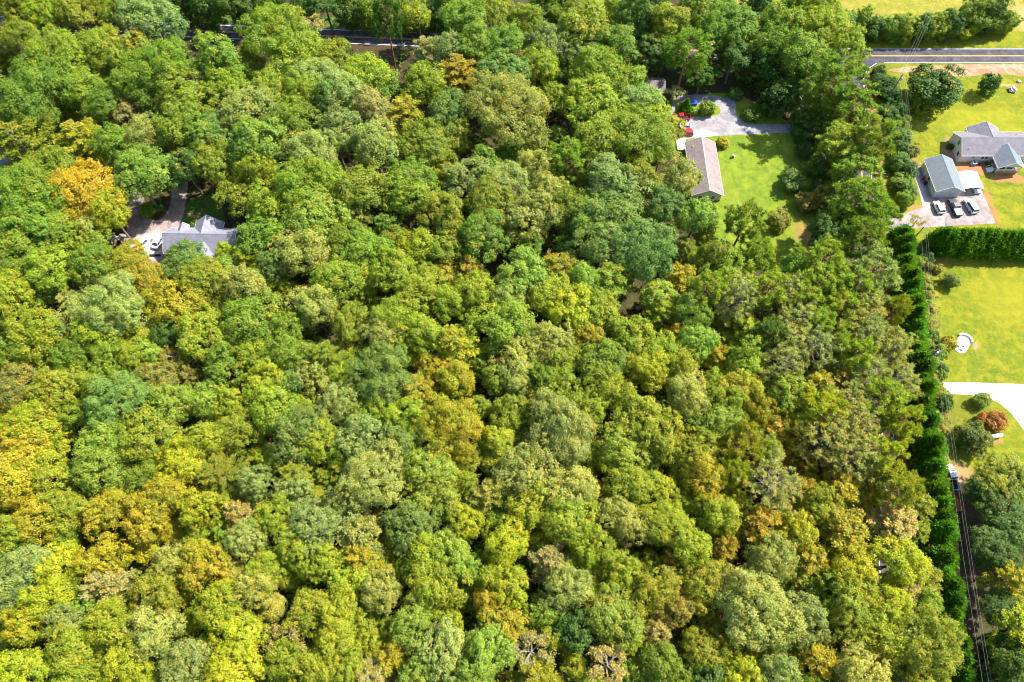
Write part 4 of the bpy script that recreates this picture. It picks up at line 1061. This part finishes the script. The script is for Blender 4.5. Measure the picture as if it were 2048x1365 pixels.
LIST = """
34 68 42 oo|90 20 44 oy|25 15 40 to|160 20 46 oo|235 20 40 oy|300 25 55 os|325 135 64 og|430 122 48 tg|560 62 66 By|625 42 26 xw|112 112 62 oy|58 180 74 Bg|200 95 46 oo|262 92 34 on|150 170 46 oy
275 165 54 og|370 190 54 oo|437 178 46 oy|533 180 42 oo|625 148 44 os|608 185 46 oy|663 190 48 ob|489 212 52 ot|588 245 54 og|246 220 26 mw|212 205 36 og|160 268 44 sG|45 290 62 so|60 385 72 Bg|165 368 56 oA|205 395 40 oA 12
212 420 44 oY|267 350 52 ol|240 290 44 og|290 270 44 ot|340 240 50 oo|393 260 45 og|440 265 40 ob|510 285 48 tl|520 330 48 oy|368 328 36 md|435 325 42 oo|480 386 42 oo 13|625 307 58 os|615 370 66 oy|535 405 48 oy
640 430 58 ol|670 275 42 os|180 450 34 mt|68 440 58 og|120 440 40 oy|120 320 40 oo|10 240 44 og|75 240 40 oy
836 27 30 my|940 22 48 og|985 20 40 oo|853 98 34 sw|945 88 38 tg|1010 78 40 og|1050 38 36 oy|893 100 36 os|911 140 40 sr|838 165 44 oy|983 112 32 og|1072 133 40 oy|1085 82 42 os|1147 102 30 os
1165 38 58 oo|1228 92 42 tg|1277 27 40 td|1188 143 54 oy|1007 150 50 ob|897 219 48 ob|1020 222 76 Bt|1180 212 58 oy|1265 270 62 oo|1200 275 54 oo|1270 205 42 os|1303 230 32 oY|805 225 36 sG|745 285 58 ot
840 290 48 oo|914 270 34 oo|740 212 40 ow|690 185 50 os|678 250 46 os|720 143 46 oy|818 352 45 og|935 352 42 os|1000 358 44 os|970 325 36 mg|887 352 25 mG|1078 328 40 ot|1133 315 36 pp|1228 360 54 os
1280 362 45 oo|805 390 46 oy|880 417 46 oo|980 397 50 oo|1060 427 52 ot|1123 420 46 oo|1102 380 40 ot|1225 425 58 ob|712 383 58 oo|713 434 30 st|1180 440 45 ol|660 112 36 oo|760 170 34 mg|590 110 48 oy
20 508 58 og|99 532 46 oy|96 467 42 og|191 529 44 og|178 480 34 oo|250 522 40 oG 13|294 545 36 or|369 522 42 ob 13|407 560 42 oo|452 502 22 mY 8|446 538 34 ol 10|495 573 52 ot|546 468 52 og 15|608 508 54 ot|547 525 36 ob
625 610 46 ot|670 555 52 oy|217 611 68 Bs|343 605 50 oG|495 635 54 og|578 652 40 og|403 673 50 oo|64 665 52 oy|120 650 32 mt|192 672 42 oy|280 672 32 oy|268 705 36 oy|147 720 36 og|215 724 42 og|290 713 33 ol
345 713 28 xr|335 748 38 oe|441 740 42 og|505 710 38 oy|581 706 40 og|650 713 40 fy|625 748 33 ot|523 755 42 oy|580 757 33 ob|27 768 42 oe|113 782 50 oo|181 768 36 oy|246 802 64 Bb|355 803 44 ol|407 800 42 ol
455 805 38 oy|547 803 50 oy|667 813 42 os|157 833 33 og|195 873 54 ol|68 853 52 oY|50 895 54 oG|300 877 54 oo|420 878 48 oy|485 860 45 oo|588 874 52 ob|650 890 40 oy|20 590 50 oy|30 700 40 og|340 670 30 md
783 540 44 oy|835 495 34 oY|886 498 34 oo|964 467 50 og|934 540 32 sr|947 573 42 oy|1046 546 50 ol|1128 529 40 sG|1210 556 48 sy|1173 566 40 ol|1094 577 45 oy|1204 481 50 ob|1282 498 64 Bb|780 625 52 oy
845 587 45 oy|896 611 40 oy|763 676 42 ot|841 659 45 oy|1009 652 55 og|1026 611 40 ot|1139 618 46 oY|1193 625 42 oy|910 690 50 sY|1111 686 50 ot|1053 710 44 ot|1176 680 36 oG|1125 713 40 oy|1197 713 48 og
1265 672 46 oy|1320 693 40 oy|760 755 60 Bb|835 782 46 sG|913 765 44 oG|992 758 34 oo|1026 748 40 ot|1084 755 36 og|1118 782 44 oy|1214 765 46 oy|1300 741 46 oY|910 857 62 oG|1012 820 38 oo|1118 860 68 Bs
1275 833 54 oy|1330 870 46 oy|729 867 52 os|797 880 44 ob|742 826 36 oy|814 836 46 oy|995 885 34 oy|700 640 40 oo|730 500 46 og|690 480 44 og|600 420 40 oy
1371 560 30 sG|1419 577 38 pp|1391 621 45 og|1326 625 30 sY|1316 590 32 ol|1357 662 22 sr|1439 505 36 oo|1478 540 42 oy|1508 500 32 pp|1490 445 38 pp|1593 548 34 og|1640 525 42 pp|1640 570 42 pp|1576 577 36 qq
1477 597 40 qq|1528 590 40 pp|1562 614 34 qq|1620 604 36 pp|1668 614 36 pp|1723 611 40 qq|1742 556 52 ps|1702 566 42 pp|1661 474 50 od 14|1730 467 46 pg|1706 648 38 qt|1750 665 40 qq|1603 645 38 qq|1651 652 36 pp
1576 669 36 qq|1487 665 36 sY|1528 676 36 pd|1620 696 46 qq|1671 686 36 pp|1569 734 42 qq|1494 717 50 oy|1432 713 30 sG|1400 686 42 ol|1364 730 38 oo|1699 727 38 py|1786 703 38 qq|1743 748 40 qq|1788 751 40 qq
1480 771 42 oG|1637 771 38 sG|1580 788 48 oy|1692 768 38 sr|1378 788 48 ot|1440 802 42 oy|1514 823 38 oG|1651 826 50 pY|1770 809 46 pp|1706 810 40 qq|1552 853 38 sr|1586 893 28 sr|1439 850 46 ol|1655 875 46 qq
1723 870 42 qq|1785 840 40 py|1490 877 42 po|1531 888 36 ol|1750 900 40 qq|1392 900 44 oy|1240 900 46 ol|1180 820 40 oy
24 951 60 oG|79 951 48 oy|212 941 54 ol|290 951 36 og|362 931 46 oY|441 951 50 fo|506 968 36 os|591 951 36 fy|581 985 40 os|321 985 50 oG|403 1016 46 oY|202 1033 46 oG|130 1020 42 oo|75 1037 46 oG|20 1064 46 oy
284 1040 50 oG|482 1033 30 sw|547 1037 42 oy|492 1084 42 os|625 1057 52 os|31 1132 58 os|113 1132 48 oY|205 1119 48 oG|407 1119 48 oG|342 1132 40 ot|308 1180 50 oo|212 1170 44 sw|530 1132 44 oy|649 1130 42 oy|20 1195 40 os
96 1197 50 oY|513 1173 46 ot|51 1250 46 oY|126 1252 40 os|308 1255 56 os|205 1259 46 oy|427 1221 52 oY|472 1275 48 oY|564 1279 44 xw|615 1221 44 oy|677 1225 46 oy|666 1280 50 oy|137 1300 50 oy|68 1340 52 oY
249 1330 46 oY|359 1327 46 os|472 1345 50 oY|632 1350 46 oy|164 1358 40 oy|560 1330 38 oy|590 1100 44 oy
753 958 66 Bs|855 944 54 ol|872 995 44 ol|821 1047 46 ob|725 1064 50 st|718 1105 46 sG|944 1050 40 oY|903 1085 42 ol|1019 1091 46 oY|855 1119 46 oy|872 1175 50 oy|766 1187 44 ot|701 1165 40 oy|831 1242 44 ol
1053 948 54 ot|1135 965 50 ot|978 989 40 sn|1139 1043 48 oy|1060 1009 48 oy|1217 930 30 oY|1327 979 28 mY|1268 979 46 oy|1248 1043 48 ot|1299 1043 42 oy|1190 1091 46 oy|1094 1119 40 sw|1022 1173 50 oY|1125 1180 48 os
1299 1180 48 oo|1248 1140 40 oy|1231 1225 50 ol|975 1214 36 oG|1009 1245 46 sG|882 1303 50 os|975 1293 50 ol|787 1310 36 sG|739 1348 42 sw|694 1344 44 oy|1067 1303 42 xw|1075 1350 46 sG|1214 1334 46 xw|1310 1269 32 ow
1327 1330 44 og|940 1350 44 ol|830 1350 40 ol|1150 1250 40 md|690 1010 46 os|930 1130 36 ol
1412 958 50 oG|1473 999 30 sY|1542 951 48 qq|1607 931 26 sG|1610 982 30 sr|1678 975 42 sG|1706 935 40 qq|1753 996 32 sG|1795 968 42 po|1772 920 42 py|1443 1037 46 oy|1531 1047 46 sr|1596 1064 44 oY|1695 1050 54 sG
1792 1050 48 sw|1453 1091 30 sr|1381 1081 46 oy|1347 1119 24 sr|1330 1060 40 oy|1542 1122 54 ot|1507 1225 78 Bs|1610 1235 50 os|1617 1112 40 sG|1706 1146 50 oY|1798 1119 50 oY|1815 1173 36 sw|1781 1207 42 oY
1695 1190 48 oy|1747 1252 50 oY|1690 1245 44 oo|1850 1275 62 oo|1713 1341 54 ot|1637 1320 40 sG|1391 1303 46 oo|1480 1351 42 oY|1560 1340 44 os|1420 1180 50 oo|1350 1220 40 oe|1410 1350 42 md|1840 1360 44 oo|1640 1010 40 oy
1365 350 42 ot|1395 425 40 ol|1335 256 30 oG 11|1330 410 44 ob|1330 40 42 to|1375 105 42 pg|1420 60 40 og|1405 150 30 pd 9|1480 40 44 og|1470 110 36 td 15|1330 100 36 td 14|1290 100 36 td 14|1535 125 48 hd 12|1560 45 44 og|1610 100 50 og|1680 150 52 pg|1560 190 42 hd 10|1645 195 44 og 11|1705 215 48 pg 16
1618 242 36 hd 7.5|1692 290 52 pp 15|1725 330 46 pp 15|1660 332 30 hd 6|1720 390 44 pp|1690 430 40 hd 10|1755 430 40 pg|1640 60 46 oy|1690 95 42 oy|1650 25 36 oy|1540 85 36 og|1390 15 42 og|1240 25 40 oo|1662 262 32 hg 8|1740 270 40 pp|1662 392 32 hn 8
20 -12 40 hg 14|70 -14 40 hy 14|125 -12 42 hg 14|180 -8 38 hd 14|232 0 36 hg 13|360 2 36 hd 13|405 8 36 hd 13|450 6 36 td 16|495 8 38 hd 14|540 2 34 hg 13|600 0 36 hd 13|650 6 38 td 16|700 14 36 hd 13|735 20 30 hg 12|780 22 32 hg 12|815 28 30 hy 10|850 30 28 hg 10|885 22 34 hd 12|925 14 36 hg 13|1090 10 40 hg 14|1150 8 40 hd 14|1210 8 40 hg 14|1300 8 40 hd 14|1440 12 40 hg 14|1520 14 40 hd 14|1590 18 38 hg 13|1290 208 34 ol|1262 160 34 oy 13
1650 45 34 hg 10|1690 50 30 hb 9|1725 40 26 hg 9|1750 55 24 hd 7|1785 52 26 hg 8|1815 50 28 hy 8.5|1845 52 26 hd 8|1875 50 28 hg 8.5|1905 45 28 hd 9|1935 48 26 hy 7.5|1955 30 34 hg 11|1985 25 34 hd 11|2010 40 26 hy 7
1995 950 44 oo 11|2040 968 48 og 11|1962 985 32 od 9|2010 1020 46 od 11|1995 1085 42 od 11|2045 1060 48 od 11|2020 1140 44 od 11|2030 1160 36 sG|2005 1215 42 od 11|2045 1260 46 sY|2015 1300 40 hd 11|2045 1340 46 od|2010 1370 38 hd 11
"""
for row in LIST.strip().splitlines():
    for it in row.split('|'):
        x, y, r, kc, *hh = it.split()
        hh = float(hh[0]) if hh else None
        kind = kc[0]
        if kind == 'o' and int(r) < 35: kind = 'm'
        if kind == 'o' and int(r) > 60: kind = 'B'
        x, y, r = int(x), int(y), int(r)
        tree_at(x, y, r * 1.12 if kind != 'h' else r, kind, kc[1], hgt=hh)
# trees standing alone: (spot of the trunk foot, radius px, height m)
def lone(px, py, r, hgt, kind, colc, label, cat='tree', name=None, **kw):
    q = P(px, py, 0)
    o = plant((q.x, q.y, 0), r, hgt, kind, colc, px, py, r * 7, **kw)
    tag(o, label, cat)
    if name: o.name = name
    return o

lone(1846, 206, 8.2, 11.5, 'h', 'd', 'broad dark green tree between the road and the lawn of the white house', variant=1)
lone(1965, 188, 3.1, 7.2, 'h', 'd', 'slim young tree leaning over the lawn below the clay bank')
lone(1833, 222, 3.2, 6.5, 'h', 'o', 'small olive tree at the foot of the broad dark roadside tree')
lone(1752, 152, 2.4, 3.4, 'u', 'd', 'dark shrub on the grass corner where the side road meets the main road', 'shrub')
lone(1892, 568, 2.3, 3.6, 'h', 'b', 'small dark blue-green tree alone on the lawn below the trimmed hedge')
lone(1872, 543, 1.5, 1.9, 'u', 'n', 'brownish shrub near the small dark lawn tree', 'shrub')
lone(1888, 692, 2.2, 3.0, 'u', 'G', 'golden olive shrub next to the white oval terrace', 'shrub')
lone(1957, 806, 2.1, 3.4, 'h', 'l', 'light green young tree at the inside of the white drive bend')
lone(1985, 848, 2.6, 3.2, 'u', 'R', 'fiery orange shrub behind the propane tank', 'shrub')
lone(1966, 843, 2.0, 2.6, 'u', 'R', 'pinkish red shrub joined to the fiery orange one', 'shrub')
lone(1932, 886, 4.0, 5.6, 'h', 'd', 'dusky grey-green rounded tree on the slope beside the propane tank', variant=2, turned=.22)
lone(1413, 226, 2.7, 3.8, 'u', 'g', 'round clipped green shrub on the grass island of the gravel loop', 'shrub')
lone(1368, 226, 1.6, 5.2, 'k', 'c', 'dark conical evergreen beside the red pickup', name='conical_evergreen')
lone(1387, 229, 1.5, 1.9, 'u', 'l', 'low light green shrub between the conical evergreen and the round shrub', 'shrub')
lone(1445, 291, 2.1, 2.4, 'u', 'Y', 'round red-tipped yellow shrub at the corner of the brown-roofed house', 'shrub', turned=.45)
lone(1346, 208, 3.0, 6.5, 'x', 'q', 'bare grey bushy tree next to the outbuilding roof')
lone(1580, 372, 3.8, 5.0, 'h', 'b', 'dark blue-green rounded tree on the edge of the green lawn')
lone(1612, 415, 3.6, 4.5, 'h', 'e', 'red-brown bushy tree in the shade beside the green lawn')
lone(1552, 452, 3.5, 5.0, 'h', 'n', 'brownish rounded tree at the foot of the green lawn')
lone(1606, 312, 3.0, 4.0, 'h', 'd', 'dark bushy tree at the shaded edge of the green lawn below the drive')
lone(1616, 345, 2.6, 3.2, 'h', 'g', 'mid-green bush in the shade under the pines beside the green lawn', 'bush')
lone(1632, 385, 2.8, 3.4, 'h', 'd', 'dark bush between the red-brown bushy tree and the pines', 'bush')
lone(1600, 285, 2.2, 2.8, 'u', 'd', 'low dark shrub beside the drive where the lawn ends', 'shrub')
lone(1470, 196, 2.6, 3.0, 'u', 'd', 'dark shrub where the gravel drive leaves under the trees', 'shrub')
lone(1502, 238, 3.0, 3.2, 'u', 'd', 'low dark shrub in the inner curve of the gravel drive', 'shrub')
lone(1897, 297, 1.1, 1.6, 'u', 'd', 'dark ball shrub against the gable wall of the white house', 'shrub')
lone(2008, 64, 1.8, 3.0, 'u', 'g', 'small green bush at the end of the roadside tree strip', 'shrub')
lone(792, 142, 4.6, 25, 'p', 'd', 'tall lone pine with a bare leaning trunk beside the main road', variant=1)
for k, (x, y, r) in enumerate(((1470, 1340, 2.0), (395, 452, 1.6), (300, 425, 2.4), (318, 418, 2.0))):
    lone(x, y, r, r * 1.3, 'u', 'dggd'[k], ('dark shrub in the deep gap near the lowest golden trees', 'green shrub by the brick path of the grey-roofed house', 'dark round shrub inside the fork of the gravel drive', 'smaller shrub behind the round one in the drive fork')[k], 'shrub')
# shrub column between the tall conifers and the lawn of the white house
SH = [(1748, 182, 3.0, 'd'), (1775, 205, 3.2, 'd'), (1793, 232, 2.8, 'b'), (1768, 240, 3.4, 'd'), (1790, 262, 3.0, 'g'), (1770, 280, 3.4, 'd'), (1800, 285, 2.6, 'b'), (1792, 310, 3.0, 'd'), (1812, 316, 2.4, 'e'), (1790, 338, 3.2, 'g'), (1806, 352, 2.8, 'd'), (1795, 376, 3.0, 'g'), (1812, 396, 2.6, 'b'), (1800, 412, 2.6, 'g'), (1768, 182, 3.0, 'd')]
_O = 'first second third fourth fifth sixth seventh eighth ninth tenth eleventh twelfth thirteenth fourteenth fifteenth sixteenth seventeenth eighteenth nineteenth'.split()
ORD = list(_O)
for ten, tenth in (('twenty', 'twentieth'), ('thirty', 'thirtieth'), ('forty', 'fortieth'), ('fifty', 'fiftieth'), ('sixty', 'sixtieth'), ('seventy', 'seventieth'), ('eighty', 'eightieth'), ('ninety', 'ninetieth')):
    ORD += [tenth] + [ten + '-' + o for o in _O[:9]]
for k, (x, y, r, cc) in enumerate(sorted(SH, key=lambda t: t[1])):
    o = lone(x, y, r, 4.6 + random.uniform(-0.6, 0.8), 'h', cc, '%s bushy evergreen, %s from the road beside the wires' % (CNAME[cc], ORD[k]))
    o['group'] = 'evergreen screen beside the wires'
# tall screen of cypresses beside the side road
k = 0
y = 107.5
while y > -1:
    x = hedge_x(y) - 2.0 + random.uniform(-0.4, 0.4)
    o = plant((x, y, 0), random.uniform(2.8, 3.4), random.uniform(6.8, 10.2), 'k', 'c', variant=k, tint=0.28)
    tag(o, 'tall deep green cypress, %s from the driveway in the screen along the side road' % ORD[k], 'cypress', 'cypress screen along the side road')
    TREES.pop()
    k += 1
    y -= random.uniform(2.5, 3.1)
# trimmed hedge across the top of the lower lawn: each plant of it
x, k = 112.0, 0
while x < 142:
    o = plant((x, 106.4 + random.uniform(-0.25, 0.25) - 0.04 * (x - 112), 0), random.uniform(2.8, 3.3), random.uniform(8.0, 9.0), 'k', 'c', variant=k + 1, tint=0.15)
    tag(o, 'dense deep green hedge conifer, %s from the utility pole in the hedge' % ORD[k], 'hedge plant', 'hedge below the parking pad')
    o.name = 'hedge_conifer'
    TREES.pop()
    x += random.uniform(1.9, 2.4); k += 1
# scrubby plants under the wires
y, k = 104.0, 0
while y > 30:
    x = hedge_x(y) + (3.9 if y > 56 else 1.2) + random.uniform(-2.4, 2.4)
    cc = random.choice('gygddelo')
    r = random.uniform(1.1, 2.1)
    o = plant((x, y, 0), r, r * random.uniform(1.1, 1.6), 'u', cc, variant=k)
    tag(o, '%s low shrub, %s from the driveway in the strip under the wires' % (CNAME[cc], ORD[min(k, len(ORD) - 1)]), 'shrub', 'shrubs under the wires')
    TREES.pop()
    k += 1
    y -= random.uniform(0.8, 1.5)
q = P(1826, 452, 0)
tag(plant((q.x, q.y, 0), 2.4, 3.6, 'x', 'e', turned=.4), 'leafless pinkish bush at the edge of the driveway below the parked cars', 'bush')
TREES.pop()

# fill the forest between the picked trees with smaller ones, never into the clearings
def inside(px, py, poly):
    r = False
    n = len(poly)
    for i in range(n):
        (x1, y1), (x2, y2) = poly[i], poly[(i + 1) % n]
        if (y1 > py) != (y2 > py) and px < (x2 - x1) * (py - y1) / (y2 - y1) + x1: r = not r
    return r
CLEAR = [[(1250, 150), (1345, 150), (1480, 175), (1580, 235), (1610, 340), (1660, 400), (1650, 520), (1550, 545), (1455, 510), (1415, 420), (1345, 400), (1335, 230), (1250, 190)],
         [(240, 370), (290, 380), (330, 340), (400, 340), (490, 440), (490, 540), (300, 545), (215, 480)],
         [(1215, 580), (1320, 585), (1310, 665), (1215, 665)],
         [(0, -90), (2300, -90), (2300, 220), (1745, 200), (1700, 135), (1500, 105), (900, 120), (700, 112), (480, 98), (370, 95), (290, 60), (0, 40)]]
WOOD = [(-60, 30), (1500, 90), (1740, 180), (1760, 450), (1800, 700), (1830, 900), (1850, 1100), (1890, 1420), (-60, 1420)]
cells = []
for gy in range(30, 1420, 21):
    for gx in range(-50, 1890, 21):
        cells.append((gx + random.uniform(-9, 9), gy + random.uniform(-9, 9)))
random.shuffle(cells)
have = [(t[1], t[2], t[3]) for t in TREES if t[1] is not None]
nfill = 0
for (x, y) in cells:
    if not inside(x, y, WOOD) or any(inside(x, y, c_) for c_ in CLEAR): continue
    g_ = P(x, y, 8)
    bx_, by_ = to_px(Vector((g_.x, g_.y, 0)))
    if any(inside(bx_, by_, c_) for c_ in CLEAR): continue
    if any((x - a) ** 2 + (y - b_) ** 2 < (0.80 * r_ + 10) ** 2 for a, b_, r_ in have): continue
    near = min(TREES, key=lambda t: (t[1] - x) ** 2 + (t[2] - y) ** 2 if t[1] is not None else 1e9)
    cc = random.choice([near[5], near[5], 'g', 'y', 'o']) if near[5] not in 'ws' else random.choice('gyo')
    kind = random.choice('mmms') if x < 1450 or y > 1000 else random.choice('mqps')
    rr = random.uniform(27, 36)
    t = tree_at(x, y, rr, kind, cc, hgt=random.uniform(9.5, 12.5) if kind in 'ms' else None)
    have.append((x, y, rr)); nfill += 1


# names and labels of the forest trees
LAND = [(165, 368, 'big orange-gold tree beside the curved gravel drive', 'golden drive tree'), (217, 611, 'wide sage-green oak down from the left house', 'wide sage oak'), (300, 25, 'sage-green tree hiding the road end', 'roadside sage tree'),
        (560, 55, 'large yellow-green oak in front of the far road', 'large road oak'), (1020, 222, 'huge cream-gold oak in the middle of the far forest', 'cream-gold oak'), (911, 140, 'orange-tan feathery tree near the far road', 'orange-tan roadside tree'),
        (745, 285, 'cream-topped round tree between blue-green neighbours', 'cream-topped tree'), (246, 802, 'broad blue-green oak on the left forest slope', 'broad blue-green oak'), (760, 755, 'broad blue-green oak in the centre of the forest', 'central blue-green oak'),
        (910, 857, 'large golden orange tree in the centre of the forest', 'central golden tree'), (1118, 860, 'wide pale sage oak right of the golden orange tree', 'pale sage oak'), (1282, 498, 'dark blue-green broad oak above the small clearing', 'dark clearing oak'),
        (934, 540, 'small bright orange feathered tree among green crowns', 'bright orange tree'), (1327, 979, 'small brilliant yellow tree in a brown gap', 'brilliant yellow tree'), (1507, 1225, 'biggest sage-green oak near the side road', 'biggest sage oak'),
        (1850, 1275, 'large olive round tree hanging over the side road', 'olive road tree'), (564, 1279, 'pale bare-branched tree among yellow crowns', 'pale bare tree'), (753, 958, 'large sage-green oak with knobbly crown', 'knobbly sage oak'),
        (427, 1221, 'brightest yellow round tree near the bare tree', 'brightest yellow tree'), (31, 1132, 'sage tree at the very edge of the yellow forest', 'edge sage tree'), (1742, 556, 'pale sage pine by the tall cypresses', 'pale sage pine'),
        (1661, 474, 'dark green round tree between lawn and driveway', 'dark driveway tree'), (1651, 826, 'bright yellow-green pine among grey pines', 'bright yellow pine'), (1214, 1334, 'bare tan tree with twisted pale limbs and thick trunk', 'twisted bare tree'),
        (441, 951, 'wispy olive feathery tree in the yellow woods', 'wispy olive tree'), (495, 573, 'grey-tan round tree close to the grey-roofed house', 'grey-tan house tree'), (1326, 625, 'golden feathered tree beside the small forest clearing', 'golden clearing tree'),
        (60, 385, 'big mid-green tree left of the golden drive tree', 'big green edge tree'), (1695, 1050, 'wide golden feathered tree above the side road', 'wide golden road tree'), (1995, 950, 'olive tree on the slope below the propane tank', 'tank-side olive tree'),
        (1535, 125, 'dark round tree overhanging the gravel drive exit', 'drive-exit tree'), (1792, 1050, 'pale tan feathered tree touching the cypress screen', 'pale tan hedge tree')]
short = {}
for t in TREES:
    if t[0].get('label') or t[1] is None: continue
    for lx, ly, lab, sh_ in LAND:
        if (t[1], t[2]) == (lx, ly):
            t[0]['label'] = lab; t[0]['category'] = 'tree'; t[0]['group'] = 'forest trees'
SECT = ['right of', 'behind and right of', 'behind', 'behind and left of', 'left of', 'in front and left of', 'in front of', 'in front and right of']
buckets = {}
for t in TREES:
    if t[0].get('label'): continue
    lx, ly, _, sh_ = min(LAND, key=lambda q: (q[0] - t[1]) ** 2 + (q[1] - t[2]) ** 2)
    a = math.atan2(ly - t[2], t[1] - lx)
    s_ = int(round(a / (math.pi / 4))) % 8
    buckets.setdefault((sh_, s_), []).append((math.hypot(t[1] - lx, t[2] - ly), t))
for (sh_, s_), v in buckets.items():
    v.sort(key=lambda q: q[0])
    for i, (_, t) in enumerate(v):
        nm = KNAME[t[4]][1]
        t[0]['label'] = '%s %s, %s %s the %s' % (CNAME[t[5]], nm, ('nearest',) [0] if i == 0 else ORD[i], SECT[s_], sh_)
        t[0]['category'] = 'pine' if t[4] in 'pq' else 'tree'
        t[0]['group'] = 'forest trees'
for t in TREES:
    if t[0].name.startswith('oak_tree'):
        t[0].name = 'spreading_oak' if t[4] == 'B' else 'small_round_tree' if t[4] == 'm' else 'warm_round_tree' if t[5] in 'GYrwty' else 'oak_tree'  # one round-tree kind, split by size and leaf colour, species unknown

# undergrowth below the canopy
rng = np.random.default_rng(5)
cc_ = []
while len(cc_) < 8500:
    x, y = random.uniform(-60, 1900), random.uniform(20, 1420)
    if not inside(x, y, WOOD) or any(inside(x, y, c_) for c_ in CLEAR): continue
    q = P(x, y, 0)
    if -1.5 < q.x - side_x(q.y) < 7.5: continue
    cc_.append((q.x, q.y, random.uniform(0.4, 3.2)))
cc_ = np.array(cc_)
ci = np.repeat(np.arange(len(cc_)), 16)
ld = unit(rdir(rng, len(ci)) + np.array([0, 0, 0.4]))
pos = cc_[ci] + ld * rng.uniform(0.3, 1.2, len(ci))[:, None]
pos[:, 2] = np.maximum(pos[:, 2], 0.08)
um = leaf_mesh('undergrowth', pos, unit(np.array([0, 0, 1.0]) + rng.normal(scale=0.5, size=(len(ci), 3))), 0.8, 0.5, rng.normal(0.5, 0.2, len(cc_))[ci], rng.uniform(0.02, 1, len(ci)), M['leaf'], rng)
uo = bpy.data.objects.new('undergrowth', um); uo.color = (0.16, 0.25, 0.016, 0.06); COL.objects.link(uo)
tag(uo, 'low leafy undergrowth on the forest floor between the trunks', 'undergrowth', kind='stuff')
# dry scrub in the strip under the wires
n = 9000
yy = rng.uniform(2, 106, n); xx = 112.9 - 0.1665 * (160 - yy) + np.where(yy > 52, rng.normal(3.4, 1.6, n), rng.normal(-0.8, 0.6, n))
pos = np.stack([xx, yy, rng.uniform(0.05, 0.6, n)], 1)
dm = leaf_mesh('dry_scrub', pos, unit(np.array([0, 0, 1.0]) + rng.normal(scale=0.6, size=(n, 3))), 0.6, 0.25, rng.uniform(0, 1, n), rng.uniform(0.02, 1, n), M['leaf'], rng)
do = bpy.data.objects.new('dry_scrub', dm); do.color = (0.22, 0.15, 0.11, 0.25); COL.objects.link(do)
tag(do, 'dry pinkish scrub on the ground under the wires', 'scrub', kind='stuff')
# fallen trunk and brush in the small clearing
fa, fb = P(1236, 630, 0.3), P(1262, 646, 0.3)
o = thing('fallen_log', 'pale fallen branch lying in the small forest clearing', 'log', (0, 0, 0))
MB().tube([fa, fa.lerp(fb, 0.5) + Vector((0, 0, 0.15)), fb], [0.2, 0.15, 0.06], 7).build('stem', M['bark_pale'], o)
for k in range(5):
    a = fa.lerp(fb, 0.3 + 0.14 * k)
    MB().tube([a, a + Vector((random.uniform(-1, 1.4), random.uniform(-1.2, 1.2), 0.5))], [0.06, 0.02], 4).build('limb', M['bark_pale'], o)
